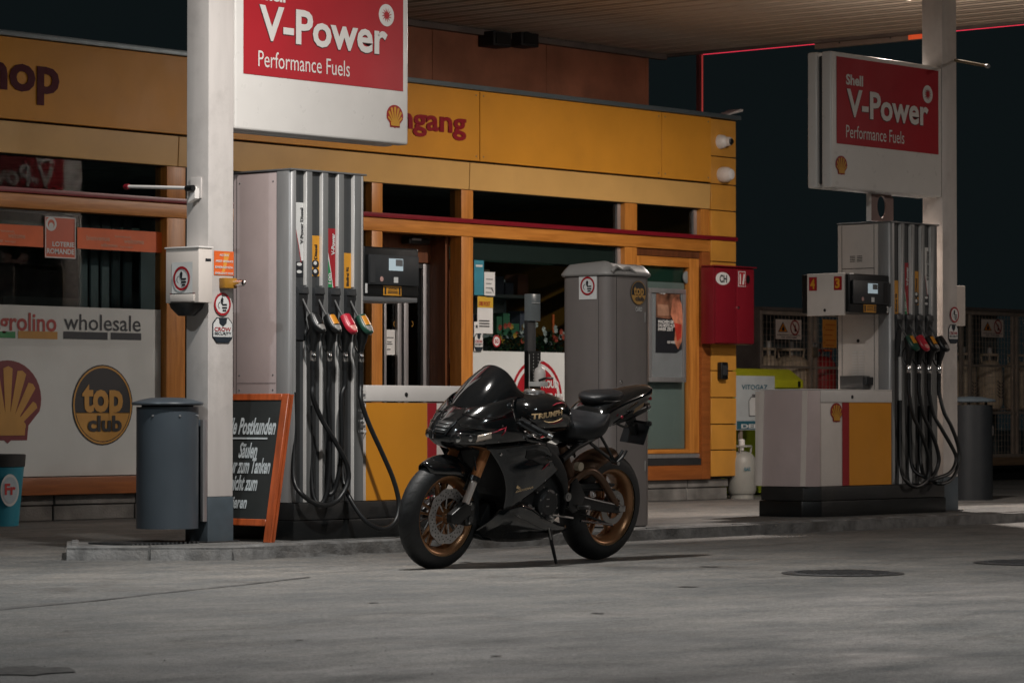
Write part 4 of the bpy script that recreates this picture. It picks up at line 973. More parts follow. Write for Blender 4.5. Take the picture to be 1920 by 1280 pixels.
    # vents in the base strip
    d = Dec((0, V_ - .0305, 0), parent=t); mbv = MB()
    for g in range(7):
        gx = k0 + .25 + g*.20
        if gx > k1 - .1: break
        for i in range(5):
            for j in range(3):
                x = gx + i*.016 + j*.006; z_ = .228 + j*.014; mbv.poly3([d.P(x, z_, 1), d.P(x + .009, z_, 1), d.P(x + .009, z_ + .006, 1), d.P(x, z_ + .006, 1)])
    o = mbv.build('vent_hole', BLACKM, t); o['kind'] = 'stuff'
    # display head
    hz0, hz1 = (1.545, 1.87) if not mirror else (1.58, 1.895)
    hd = .34
    MB().prism([(hu0, V_ + .02), (hu1, V_ + .02), (hu1, V_ + hd), (hu0, V_ + hd)], hz0 + .02, hz1).build('display_head', BLACK, t, bevel=.012, seg=3)
    d = Dec((0, V_ + .0195, 0), parent=t); Wd, Hd = hu1 - hu0, hz1 - hz0
    mb = MB(); mb.prism([(hu0 + .02, V_ + .0), (hu1 - .02, V_ + .0), (hu1 - .03, V_ + .0195), (hu0 + .03, V_ + .0195)], hz0 + .09, hz1 - .05); mb.build('display_bezel', DGREY, t, bevel=.003)
    d = Dec((0, V_ - .0005, 0), parent=t)
    sx = hu0 + Wd*.40; 
    d.rect(sx, sx + .13, hz1 - .145, hz1 - .070, SCREEN, 'screen', 1); d.rect(sx + .06, sx + .124, hz1 - .115, hz1 - .075, MGREY, 'screen_digits', 2)
    d.disc(hu0 + Wd*.27, hz0 + .125, .016, mat('sticker_pink', (.5, .3, .27), .5), 'round_sticker', 1); d.rect(sx + .045, sx + .085, hz0 + .105, hz0 + .14, PAPER, 'small_sticker', 1)
    if not mirror: d.rect(hu0 + .03, hu0 + .075, hz0 + .10, hz1 - .06, DGREY, 'card_slot', 1)
    else: d.rect(hu1 - .10, hu1 - .05, hz0 + .10, hz1 - .06, BLACK, 'card_slot', 1)
    d = Dec((0, V_ + .0195, 0), parent=t)
    d.rect(sx - .03, sx + .135, hz0 + .026, hz0 + .085, YEL2, 'warning_label', 1)
    d.rect(sx - .02, sx - .005, hz0 + .033, hz0 + .078, INK, 'warning_mark', 2); d.rect(sx + .11, sx + .125, hz0 + .033, hz0 + .078, INK, 'warning_mark', 2)
    d.text('ACHTUNG', sx + .015, sx + .095, hz0 + .062, hz0 + .075, INK, 2, .02)
    for i in range(2): d.rect(sx + .01, sx + .10, hz0 + .040 + i*.010, hz0 + .044 + i*.010, INK, 'warning_line', 2)
    if not mirror:
        d.text('1', hu0 + .006, hu0 + .026, hz0 + .035, hz0 + .095, PAPER, 1, .04)
        MB().box(hu0, hu1, V_ + .03, V_ + hd, hz0 - .012, hz0 + .019).build('head_underside', MGREY, t, bevel=.004)
    else:
        d.text('3', hu1 - .035, hu1 - .008, hz0 + .028, hz0 + .078, PAPER, 1, .04)
        # cream end plate with numbers 4 and 3
        MB().box(hu0 - .018, hu0 - .002, V_ + .055, V_ + .40, hz0 - .0, hz1 + .004).build('head_end_plate', CREAM, t, bevel=.004)
        MB().box(hu0 - .0019, hu0 + .05, V_ + .341, V_ + .46, hz0 + .02, hz1).build('rear_head', BLACK, t, bevel=.008)
        de = Dec((hu0 - .0185, 0, 0), (0, -1, 0), parent=t)
        def nb_(c_, yv):
            de.rect(-yv - .035, -yv + .038, hz1 - .125, hz1 - .022, RED, 'number_field', 1); de.text(c_, -yv - .022, -yv + .022, hz1 - .112, hz1 - .035, YEL2, 2, .04)
        nb_('4', V_ + .345); nb_('3', V_ + .115)
        de.disc(-(V_ + .235), hz0 + .04, .012, INK, 'lock', 1)
        # column end details (vents, seams, tray)
        dc = Dec((u0 + .0035, 0, 0), (0, -1, 0), parent=t)
        for yy_ in (.16, .46): dc.rect(-(V_ + yy_) - .002, -(V_ + yy_) + .002, .31, 2.29, BLACKM, 'panel_seam', 1)
        dc.rect(-(V_ + .458), -(V_ + .162), 1.955, 1.959, BLACKM, 'panel_seam', 2)
        for j in range(4):
            for s_ in (0, 1): dc.rect(-(V_ + .385) + s_*.065, -(V_ + .385) + .05 + s_*.065, 2.01 + j*.013, 2.015 + j*.013, BLACKM, 'vent_slot', 1)
        for j in range(9):
            for s_ in (0, 1):
                y_ = V_ + .36 - s_*.062; MB().box(u0 - .004, u0 + .0035, y_ - .045, y_, 1.135 + j*.022, 1.143 + j*.022).build('louvre', WHITE, t)
        dc.disc(-(V_ + .31), 1.40, .014, BLACK, 'lock', 1)
        MB().box(u0 - .09, u0 + .003, V_ + .20, V_ + .42, 1.03, 1.13).build('waste_tray', mat('tray_grey', (.16, .16, .16), .3, metal=.4), t, bevel=.006)
        MB().box(u0 - .10, u0 + .003, V_ + .17, V_ + .199, 1.06, 1.12).build('tray_bracket', DGREY, t, bevel=.003)
    return t

labs1 = [('white', 1.66, 2.11), ('diesel', 1.67, 1.915), ('red', 1.605, 1.965), ('yellow', 1.605, 1.82)]
labs2 = [('yellow', 1.605, 1.86), ('red', 1.605, 2.0), ('diesel', 1.68, 1.94), ('white', 1.66, 2.13)]
P1U, P1V = 13.641, 13.62
P2X, P2V = 20.353, 13.85
column(P1U, P1V, 'tall grey fuel pump number 1 with a yellow low cabinet on its right', labs1, False, '1')
column(P2X, P2V, 'fuel pump numbered 3 and 4 with a cream and yellow cabinet on its left', labs2, True, '3')

COV_BLK = mat('nozzle_black_gloss', (.015, .015, .016), .3); COV_YEL = mat('nozzle_yellow', (.60, .24, .02), .35); COV_RED = mat('nozzle_red', (.45, .02, .04), .32); COV_GRN = mat('nozzle_green', (.012, .060, .038), .35)
def nozzle(u, V_, k, cover, badge, hose_px, label, hv, shell=None, zo=0, sx=1):
    z0 = 1.5 + zo
    t = thing('fuel_nozzle', (u, V_, z0), label, 'fuel nozzle', 'fuel nozzles and hoses hanging on the pumps')
    P = lambda x, y, z_: Vector((u + x, V_ + y, z0 + z_))
    MB().tube([P(0, .0, .045), P(0, -.035, -.01), P(.004, -.085, -.085)], [.0065, .0078, .0095], 12).build('spout', mat('spout_steel', (.10, .10, .10), .6, metal=.5), t, smooth=True)
    body = [P(.004, -.078, -.075), P(.006, -.10, -.11), P(.008, -.112, -.15), P(.008, -.108, -.20), P(.006, -.098, -.25), P(.006, -.093, -.285)]
    MB().tube(body, [.027, .037, .040, .031, .022, .018], 12).build('nozzle_body', BLACK, t, smooth=True)
    # trigger guard
    MB().tube(spline([P(.006, -.085, -.14), P(.004, -.045, -.18), P(.004, -.038, -.24), P(.006, -.07, -.29), P(.006, -.095, -.28)]), .0055, 8).build('trigger_guard', BLACK, t, smooth=True)
    MB().tube(spline([P(.006, -.09, -.16), P(.004, -.065, -.20), P(.004, -.066, -.25)]), .006, 8).build('trigger', DGREY, t, smooth=True)
    # shaped cover: rounded shield following the body front
    def cov(off, w, s0, s1, name, m, dz=.0):
        rings = []
        A = P(.006, -.098, -.068); B = P(.010, -.172, -.178)
        d_ = (B - A).normalized(); nrm = Vector((0, -d_.z, d_.y)); nrm = nrm if nrm.y < 0 else -nrm
        L_ = (B - A).length
        for i in range(9):
            q = s0 + (s1 - s0)*i/8; c = A + d_*(q*L_)
            ww = w * (.55 + .45*math.sin(math.pi*min(1, .22 + q*.62))) * (1 if q < .8 else max(.35, 1 - (q - .8)*2.6))
            th = .034 + off
            ring = []
            for j in range(13):
                a = math.pi*j/12; ring.append(c + Vector((ww*math.cos(a), 0, 0)) + nrm*(th*math.sin(a)**.7 - .012))
            rings.append(ring)
        MB().rings(rings, True, True).build(name, m, t, smooth=True, ang=60)
    cov(0, .044, 0, 1.0, 'cover_shell', shell or BLACK); cov(.003, .037, .10, .60, 'cover_badge', cover); cov(.003, .038, .66, .93, 'cover_label', badge)
    MB().lathe([(.001, .0), (.016, 0), (.018, -.012), (.016, -.016), (.0195, -.03), (.0195, -.058), (.015, -.064), (.001, -.064)], P(.006, -.093, -.285), 'z', 18).build('swivel_coupling', CHROME, t, smooth=True)
    e = P(.006, -.093, -.349)
    pr = [(.0165, 0)]
    for j in range(9): pr += [(.0175, -.05 - j*.012), (.0145, -.056 - j*.012)]
    pr += [(.0135, -.17)]
    MB().lathe([(.001, 0)] + pr, e, 'z', 16).build('bend_sleeve', RUB, t, smooth=True, ang=60)
    pts = [e + Vector((0, 0, -.02)), e + Vector((0, 0, -.14))]
    n = len(hose_px)
    for i, (px, py) in enumerate(hose_px):
        pts.append(onV(px, py, hv[min(i, len(hv) - 1)]))
    pp = spline(pts, 9)
    MB().tube(pp, .0150, 12).build('hose', RUB, t, smooth=True)
    return t
def rec(u0, k): return u0 + .045 + k*.1385 + .044
r1 = [rec(P1U, k) for k in range(4)]; r2 = [rec(P2X, k) for k in range(4)]
GREYL = mat('badge_grey', (.20, .19, .18), .45); PINKL = mat('badge_pink', (.62, .25, .22), .4)
vin = P1V + .01
nozzle(r1[0], P1V, 0, COV_BLK, GREYL, [(587, 745), (603, 785), (630, 830), (651, 872), (652, 905), (632, 938), (600, 946), (566, 926), (551, 895), (552, 820), (552, 735)], 'black and silver fuel nozzle at pump 1, leftmost of its four', [13.52, 13.52, 13.50, 13.49, 13.49, 13.50, 13.51, 13.53, 13.60, 13.63, 13.63])
nozzle(r1[1], P1V, 1, COV_YEL, GREYL, [(614, 745), (618, 800), (618, 870), (612, 925), (600, 945), (587, 925), (583, 860), (582, 760)], 'black fuel nozzle with orange cover at pump 1, second from the left', [13.53, 13.53, 13.53, 13.54, 13.56, 13.60, 13.63, 13.63])
nozzle(r1[2], P1V, 2, COV_RED, PINKL, [(640, 745), (641, 810), (638, 870), (628, 915), (616, 925), (612, 890), (612, 820), (612, 760)], 'red fuel nozzle at pump 1, third from the left', [13.53, 13.53, 13.54, 13.56, 13.58, 13.62, 13.63, 13.63], shell=COV_RED)
nozzle(r1[3], P1V, 3, COV_YEL, GREYL, [(677, 750), (692, 795), (717, 850), (738, 900), (748, 945), (740, 978), (716, 991), (685, 975), (657, 935), (644, 900), (641, 830), (641, 760)], 'green fuel nozzle with orange badge at pump 1, rightmost, hose looping low over the cabinet', [13.50, 13.48, 13.45, 13.42, 13.40, 13.39, 13.40, 13.44, 13.52, 13.60, 13.63, 13.63], shell=COV_GRN)
nozzle(r2[0], P2V, 0, COV_YEL, COV_GRN, [(1711, 775), (1724, 805), (1737, 840), (1743, 868), (1739, 898), (1718, 912), (1698, 900), (1689, 870), (1688, 800), (1688, 750)], 'green fuel nozzle with orange badge at pump 3, leftmost of its four', [13.74, 13.72, 13.72, 13.72, 13.73, 13.75, 13.78, 13.84, 13.86, 13.86], shell=COV_GRN)
nozzle(r2[1], P2V, 1, COV_RED, PINKL, [(1731, 775), (1744, 805), (1757, 840), (1760, 868), (1748, 893), (1732, 893), (1711, 875), (1707, 820), (1707, 760)], 'red fuel nozzle at pump 3, second from the left', [13.74, 13.72, 13.71, 13.71, 13.73, 13.76, 13.84, 13.86, 13.86], shell=COV_RED)
nozzle(r2[2], P2V, 2, COV_YEL, GREYL, [(1750, 775), (1766, 805), (1785, 838), (1793, 860), (1783, 884), (1760, 895), (1738, 898), (1727, 870), (1726, 800), (1726, 760)], 'black fuel nozzle with orange cover at pump 3, third from the left', [13.74, 13.70, 13.68, 13.67, 13.67, 13.69, 13.74, 13.84, 13.86, 13.86])
nozzle(r2[3], P2V, 3, COV_BLK, GREYL, [(1770, 772), (1784, 800), (1797, 838), (1797, 872), (1782, 900), (1758, 906), (1746, 890), (1744, 820), (1744, 760)], 'black and grey fuel nozzle at pump 3, rightmost, beside the right post', [13.72, 13.68, 13.66, 13.65, 13.66, 13.70, 13.84, 13.86, 13.86])
# red bar leaning beside pump 3
a = onV(1775, 745, 13.83); b = onZ(1783, 950, ISZ)
t = thing('red_marker_post', (b.x, 13.79, ISZ), 'thin dark red bar standing between pump 3 and the right post', 'marker post')
MB().box(b.x - .0, b.x + .035, 13.775, 13.80, ISZ, a.z).build('bar', REDC, t, bevel=.004)
MB().box(b.x - .01, b.x + .045, 13.765, 13.81, ISZ, ISZ + .01).build('foot_plate', IRON, t)

# ================================================================ BINS, TOWER, BOARD
# left hanging bin
bc = Vector((12.86, 13.86, .163)); R_ = .182
t = thing('waste_bin', bc, 'blue grey cylindrical waste bin hanging on the left post', 'waste bin')
MB().lathe([(.001, 0), (R_, 0), (R_, .712), (R_ - .006, .712), (R_ - .006, .02), (.001, .02)], bc, 'z', 48).build('drum', STEEL, t, smooth=True)
lid = []
for (r_, h) in [(R_ + .025, .722), (R_ + .03, .730), (R_ + .027, .738), (R_ - .02, .752), (.10, .765), (.001, .768)]: lid.append((r_, h))
MB().lathe([(.001, .716)] + lid, bc, 'z', 48).build('lid', STEEL, t, smooth=True)
MB().lathe([(R_ - .03, .70), (R_ - .03, .722)], bc, 'z', 40).build('inner_collar', BLACKM, t)
for a in (200, 250, 300): 
    x, y = bc.x + (R_ + .001)*math.cos(rad(a)), bc.y + (R_ + .001)*math.sin(rad(a)); MB().tube([(x, y, bc.z + .66), (x + .006*math.cos(rad(a)), y + .006*math.sin(rad(a)), bc.z + .66)], .006, 10).build('rivet', ALU, t)
MB().box(12.99, 13.076, 13.80, 13.89, .24, .80).build('mounting_rail', STEEL, t, bevel=.004)
MB().box(13.045, 13.079, 13.752, 13.775, .20, .80).build('mounting_strip', ALU, t, bevel=.002)
for z_ in (.30, .72): MB().box(12.995, 13.03, 13.795, 13.799, z_, z_ + .02).build('bolt', CHROME, t)
# right bin
bc = Vector((26.7, 17.25, 0)); R_ = .225
t = thing('waste_bin', bc, 'dark cylindrical waste bin standing behind the right post', 'waste bin')
MB().lathe([(.001, 0), (R_, 0), (R_, .93), (R_ - .006, .93), (R_ - .006, .02), (.001, .02)], bc, 'z', 48).build('drum', mat('dark_bin_paint', (.013, .016, .019), .45), t, smooth=True)
MB().lathe([(.001, .955), (R_ + .03, .96), (R_ + .034, .97), (R_ + .02, .985), (.12, 1.01), (.001, 1.015)], bc, 'z', 48).build('lid', SHOE, t, smooth=True)
for a in (210, 330):
    MB().box(bc.x + R_*.8*math.cos(rad(a)) - .01, bc.x + R_*.8*math.cos(rad(a)) + .01, bc.y + R_*.8*math.sin(rad(a)) - .01, bc.y + R_*.8*math.sin(rad(a)) + .01, .93, .96).build('lid_spacer', BLACK, t)
d = Dec((bc.x + .02, bc.y - R_ - .004, .68), (math.cos(rad(20)), math.sin(rad(20)), 0), parent=t)
d.disc(.09, 0, .04, GREYL, 'round_sticker', 1, 20, .05)
# blue bin, cut by left edge
bc = onZ(-22, 985, 0); bc.z = 0
t = thing('blue_bin', bc, 'small tapered blue bin with black rim cut by the left edge of the photo', 'waste bin')
MB().lathe([(.001, 0), (.225, 0), (.265, .44), (.258, .44), (.22, .02), (.001, .02)], bc, 'z', 40).build('tub', BIN_B, t, smooth=True)
MB().lathe([(.262, .44), (.272, .445), (.278, .53), (.268, .535), (.255, .50)], bc, 'z', 40).build('rim_liner', BLACKM, t, smooth=True)
dd = Vector((.78, -.62, 0)).normalized(); pc = bc + Vector((math.sin(AZ)*.19, -math.cos(AZ)*.19, .28)) - _fh*.165
nx = Vector((-_fh.x*.7 + _r.x*.72, -_fh.y*.7 + _r.y*.72, 0)).normalized(); tx = Vector((-nx.y, nx.x, 0)); 
d = Dec(bc + nx*.262 + Vector((0, 0, .27)), tx if tx.dot(_r) > 0 else -tx, parent=t)
d.disc(0, 0, .085, PAPER, 'logo_disc', 1, 28, .12); d.disc(0, 0, .07, mat('logo_pale', (.42, .50, .55), .5), 'logo_disc', 2, 28, .10); d.text('Fr', -.05, .05, -.035, .05, mat('logo_red', (.5, .03, .03), .5), 3, .04)

# grey tower bin (rounded plan)
def rrect(x0, x1, y0, y1, r_, n=6):
    out = []
    for (cx, cy, a0) in ((x1 - r_, y1 - r_, 0), (x0 + r_, y1 - r_, 90), (x0 + r_, y0 + r_, 180), (x1 - r_, y0 + r_, 270)):
        for k in range(n + 1): a = rad(a0 + 90*k/n); out.append((cx + r_*math.cos(a), cy + r_*math.sin(a)))
    return out
tx0, tx1, ty0, ty1 = 16.50, 16.965, 13.49, 13.915
t = thing('tower_bin', ((tx0 + tx1)/2, (ty0 + ty1)/2, ISZ), 'tall grey service tower bin with moulded lid behind the motorcycle seat', 'waste bin')
MB().prism(rrect(tx0, tx1, ty0, ty1, .075), ISZ + .01, 1.755).build('body', TOWER, t, smooth=True, ang=30)
MB().prism(rrect(tx0 + .01, tx1 - .01, ty0 + .01, ty1 - .01, .07), ISZ, ISZ + .0099).build('foot', BLACKM, t)
rings = []
for (z_, g, dv) in [(1.757, .012, 0), (1.768, .022, 0), (1.778, .020, 0), (1.80, .0, 0), (1.83, -.03, .0), (1.85, -.07, 0), (1.858, -.12, 0)]:
    ring = []
    for (x, y) in rrect(tx0 - g, tx1 + g, ty0 - g, ty1 + g, max(.03, .075 + g)):
        f_ = (x - tx0)/(tx1 - tx0); wave = .0 if z_ < 1.78 else .018*math.sin(f_*5.0 + 2.2) + .008*math.sin(f_*13 + (y - ty0)*6); ring.append(Vector((x, y, z_ + wave * (z_ - 1.778)/.06)))
    rings.append(ring)
MB().rings(rings).build('lid', LID, t, smooth=True, ang=60)
MB().tube(spline([(tx0 + .02, ty0 - .012, 1.782), (tx0 + .06, ty0 - .016, 1.815), (tx0 + .14, ty0 - .004, 1.80), (tx0 + .2, ty0 - .010, 1.812), (tx0 + .26, ty0 - .014, 1.785)]), .012, 8).build('lid_moulding', LID, t, smooth=True)
MB().lathe([(.001, -.004), (.012, -.003), (.014, 0)], (tx0 + .13, ty0 - .001, 1.05), 'y', 16).build('lock', CHROME, t)
for z_ in (.45, 1.45): MB().box(tx1 - .085, tx1 - .079, ty0 - .007, ty0 - .001, z_, z_ + .07).build('hinge', LID, t, bevel=.001)
MB().box(tx0 + .0805, tx0 + .0835, ty0 - .0015, ty0 + .003, ISZ + .02, 1.75).build('door_seam', BLACKM, t)
MB().box(tx0 - .001, tx0 + .002, ty0 + .085, ty0 + .088, ISZ + .02, 1.75).build('door_seam', BLACKM, t)
d = Dec((tx0 - .002, 0, 0), (0, -1, 0), parent=t)
q = onU(1103, 536, tx0); d.nosmoke(-q.y, q.z, .062)
d = Dec((0, ty0 - .002, 0), parent=t); q = onV(1196, 549, ty0); d.topclub(q.x - .0, q.z, .082)
d.text('CARD', q.x - .03, q.x + .04, q.z - .125, q.z - .095, PAPER, 1, .02)

# chalkboard
bV0 = 13.472; bV1 = bV0 + .56; bu0, bu1, bz = 13.317, 13.475, .955
t = thing('chalkboard', (bu0, 13.75, ISZ), 'orange framed chalkboard sign with white handwriting between the left post and pump 1', 'sign')
def bp_(s_, yv): return Vector((bu0 + (bu1 - bu0)*s_, yv, ISZ + (bz - ISZ)*s_))
ax = (bp_(1, 0) - bp_(0, 0)).normalized(); nn = Vector((ax.z, 0, -ax.x)) * .022   # thickness backwards
def bboard(s0, s1, y0, y1, name, m, dn=0, th=1, bev=.003):
    o_ = nn.normalized()*dn; a = [bp_(s0, y0) + o_, bp_(s0, y1) + o_, bp_(s1, y1) + o_, bp_(s1, y0) + o_]
    MB().poly3(a, nn*th).build(name, m, t, bevel=bev, seg=1)
bboard(0, 1.0, bV0, bV0 + .055, 'frame_stile', FRAME_R); bboard(0, 1.0, bV1 - .055, bV1, 'frame_stile', FRAME_R)
bboard(.955, 1.0, bV0 + .056, bV1 - .056, 'frame_rail', FRAME_R); bboard(.11, .155, bV0 + .056, bV1 - .056, 'frame_rail', FRAME_R)
bboard(.155, .955, bV0 + .0555, bV1 - .0555, 'board_face', CHALKB, .006, .5, 0)
# rear leaf
def rp_(s_, yv): return Vector((bu0 + .030 + (bu1 - bu0)*s_, yv, ISZ + (bz - ISZ)*s_))
for y0 in (bV0 + .003, bV1 - .053):
    MB().poly3([rp_(0, y0), rp_(0, y0 + .05), rp_(.99, y0 + .05), rp_(.99, y0)], (.02, 0, .004)).build('rear_leg', FRAME_R, t)
MB().poly3([rp_(.12, bV0 + .054), rp_(.12, bV1 - .054), rp_(.98, bV1 - .054), rp_(.98, bV0 + .054)], (.012, 0, .003)).build('rear_board', BLACKM, t)
o_ = bp_(0, 0) + nn.normalized()*.006
d = Dec((o_.x, 0, o_.z), (0, -1, 0), ax, parent=t, eps=.002)
L_ = (bp_(1, 0) - bp_(0, 0)).length
def row(s_, pr, y0, y1, l=2):   # right end pixel, y range in pixels
    zb_ = PZu((pr + 440)/2, y1, 13.36); zt_ = PZu((pr + 440)/2, y0, 13.41)
    a1 = -PV(pr, 13.40); 
    b0 = (zb_ - o_.z)/ax.z; b1 = (zt_ - o_.z)/ax.z
    hgt = b1 - b0; w_ = hgt * .27 * len(s_)
    d.text(s_, a1 - w_, a1, b0, b1, CHALK, l, .03, shear=.22)
row('Für alle Postkunden', 508, 783, 815); row('Säulen', 479, 829, 859); row('nur zum Tanken', 507, 858, 888); row('nicht zum', 487, 890, 920); row('parkieren', 472, 929, 960)
a1 = -PV(495, 13.4); zb_ = (PZu(470, 822, 13.4) - o_.z)/ax.z; d.rect(a1 - .40, a1, zb_ - .004, zb_ + .006, CHALK, 'chalk_underline', 2)

# hygiene stand behind the bike
sb = onZ(994, 0, 0) if False else None
su_, sv_ = PU(997, 14.35), 14.35
t = thing('hygiene_stand', (su_, sv_, ISZ), 'slim black stand with clear leaflet holder and white soap bottle behind the windscreen', 'stand')
MB().box(su_ - .045, su_ + .045, sv_, sv_ + .03, ISZ + .01, PZ(997, 600, sv_)).build('upright', DGREY, t, bevel=.003)
MB().box(su_ - .15, su_ + .15, sv_ - .12, sv_ + .15, ISZ, ISZ + .01).build('foot', DGREY, t)
z0, z1 = PZ(997, 602, sv_), PZ(997, 551, sv_)
MB().box(su_ - .045, su_ + .058, sv_ - .03, sv_ + .028, z0 + .001, z1).build('leaflet_holder', mat('clear_holder', (.20, .23, .24), .2), t, bevel=.003)
MB().box(su_ - .035, su_ + .045, sv_ - .036, sv_ - .031, z1 - .065, z1 - .060).build('holder_edge', PAPER, t)
MB().box(su_ - .075, su_ + .060, sv_ - .03, sv_ - .001, ISZ + .3, PZ(997, 658, sv_)).build('perforated_panel', BLACK, t)
d = Dec((0, sv_ - .0305, 0), parent=t)
for i in range(16):
    for x in (-.02, .03): d.disc(su_ + x, PZ(997, 664, sv_) - i*.022, .0045, PAPER, 'perforation', 1, 8)
d.rect(su_ - .068, su_ - .060, ISZ + .5, PZ(997, 664, sv_), PAPER, 'light_strip', 1)
c = Vector((PU(1008, sv_ - .07), sv_ - .09, PZ(1008, 715, sv_)))
MB().lathe([(.001, 0), (.038, 0), (.040, .01), (.040, .06), (.034, .085), (.014, .10), (.012, .115), (.001, .115)], c, 'z', 20).build('soap_bottle', WHITE, t, smooth=True)
MB().tube([c + Vector((0, 0, .115)), c + Vector((0, 0, .135)), c + Vector((.03, 0, .14))], .005, 8).build('pump_nozzle', WHITE, t, smooth=True)
MB().box(c.x - .05, c.x + .045, sv_ - .13, sv_ - .031, c.z - .035, c.z - .002).build('bottle_shelf', PAPER, t, bevel=.003)
MB().tube(spline([(c.x - .045, sv_ - .12, c.z + .005), (c.x, sv_ - .14, c.z + .02), (c.x + .09, sv_ - .13, c.z + .022)]), .008, 8).build('press_lever', BLACK, t, smooth=True)

# ================================================================ GAS DEPOT (right background)
# lime cabinet
V0 = 20.0
a0, a1 = PU(1377, V0), PU(1500, V0); zt = PZ(1400, 690, V0)
t = thing('gas_depot_cabinet', ((a0 + a1)/2, V0 + .3, 0), 'lime green gas depot cabinet with a sloping top beside the shop corner', 'cabinet')
MB().box(a0, a1, V0, V0 + .7, 0.02, zt - .20).build('cabinet_body', LIMED, t, bevel=.01)
MB().prism([(V0 - .03, zt - .20), (V0 - .03, zt - .12), (V0 + .15, zt), (V0 + .74, zt), (V0 + .74, zt - .20)], a0 - .01, a1 + .02, 'x').build('cabinet_lid', LIME, t, bevel=.008)
MB().box(a1 - .08, a1 - .05, V0 - .045, V0 - .031, zt - .19, zt - .13).build('lid_catch', BLACK, t)
# depot sign
V1 = 19.6; a0, a1 = PU(1380, V1), PU(1453, V1); z0, z1 = PZ(1400, 806, V1), PZ(1400, 704, V1)
t = thing('gas_depot_sign', ((a0 + a1)/2, V1, 0), 'white gas depot sign board with blue lettering in front of the lime cabinet', 'sign')
MB().box(a0, a1, V1, V1 + .02, z0, z1).build('board', mat('depot_white', (.50, .54, .55), .4), t, bevel=.006)
MB().box(a0 + .1, a0 + .14, V1 + .021, V1 + .05, 0, z1 - .05).build('stand_leg', CAGE, t); MB().box(a1 - .14, a1 - .1, V1 + .021, V1 + .05, 0, z1 - .05).build('stand_leg', CAGE, t)
d = Dec((0, V1 - .001, 0), parent=t); TEAL = mat('print_teal', (.03, .13, .18), .5)
d.text('VITOGAZ', PU(1390, V1), PU(1439, V1), PZ(1412, 730, V1), PZ(1412, 721, V1), TEAL, 1, .02)
d.rect(a0 + .01, a1 - .01, z0 + .01, PZ(1410, 789, V1), TEAL, 'print_band', 1); d.text('DEPOT', PU(1389, V1), PU(1448, V1), z0 + .018, z0 + .062, PAPER, 2, .04)
# gas bottle outline print (plain bottle, no figure)
bx, bz_ = PU(1413, V1), PZ(1413, 760, V1)
d.poly([(bx - .085, bz_ - .11), (bx + .085, bz_ - .11), (bx + .09, bz_ + .05), (bx + .05, bz_ + .09), (bx - .05, bz_ + .09), (bx - .09, bz_ + .05)], MGREY, 'bottle_print', 1)
d.poly([(bx - .077, bz_ - .102), (bx + .077, bz_ - .102), (bx + .081, bz_ + .046), (bx + .045, bz_ + .082), (bx - .045, bz_ + .082), (bx - .081, bz_ + .046)], PAPER, 'bottle_print', 2)
d.rect(bx - .03, bx + .03, bz_ + .09, bz_ + .115, MGREY, 'bottle_print', 1)

def gas_bottle(c, label, m=BOTT, h=.58, r_=.15, group='gas bottles', detail=True, stripe=False):
    t = thing('gas_bottle', c, label, 'gas bottle', group)
    MB().lathe([(.001, .05), (r_*.9, .05), (r_, .09), (r_, h*.62), (r_*.93, h*.72), (r_*.65, h*.80), (r_*.25, h*.83), (.001, h*.83)], c, 'z', 24).build('vessel', m, t, smooth=True)
    MB().lathe([(r_*.78, 0), (r_*.82, 0), (r_*.82, .07), (r_*.78, .07), (r_*.78, 0)], c, 'z', 24).build('foot_ring', m, t, smooth=True)
    if detail:
        MB().lathe([(r_*.62, h*.90), (r_*.72, h*.905), (r_*.72, h*.93), (r_*.62, h*.935), (r_*.62, h*.90)], c, 'z', 24).build('collar_ring', m, t, smooth=True)
        for a in (30, 120, 210, 300): MB().tube([c + Vector((r_*.6*math.cos(rad(a)), r_*.6*math.sin(rad(a)), h*.78)), c + Vector((r_*.67*math.cos(rad(a)), r_*.67*math.sin(rad(a)), h*.92))], .010, 8).build('collar_leg', m, t)
    MB().lathe([(.001, h*.82), (.022, h*.82), (.022, h*.88), (.032, h*.90), (.032, h*1.02), (.02, h*1.04), (.001, h*1.04)], c, 'z', 16).build('valve', WHITE, t, smooth=True)
    if stripe:
        d = Dec((c.x, c.y - r_ - .002, c.z), parent=t)
        for i in range(5):
            for s_ in (-1, 1): d.poly([(s_*.01, .16 + i*.045), (s_*.09, .20 + i*.045), (s_*.09, .222 + i*.045), (s_*.01, .182 + i*.045)], CAGEB, 'bottle_marking', 1)
    return t
gb = onZ(1409, 935, 0); gb = Vector((gb.x, gb.y + .12, 0))
t = gas_bottle(gb, 'cream gas bottle standing on the ground at the shop corner below the depot sign', mat('gas_bottle_pale', (.29, .29, .265), .45, dirt=.25), .57, .145)
d = Dec((gb.x - .08, gb.y - .128, .30), (math.cos(rad(-18)), math.sin(rad(-18)), 0), parent=t); d.text('GAZ', -.04, .04, -.02, .015, TEAL, 1, .03)

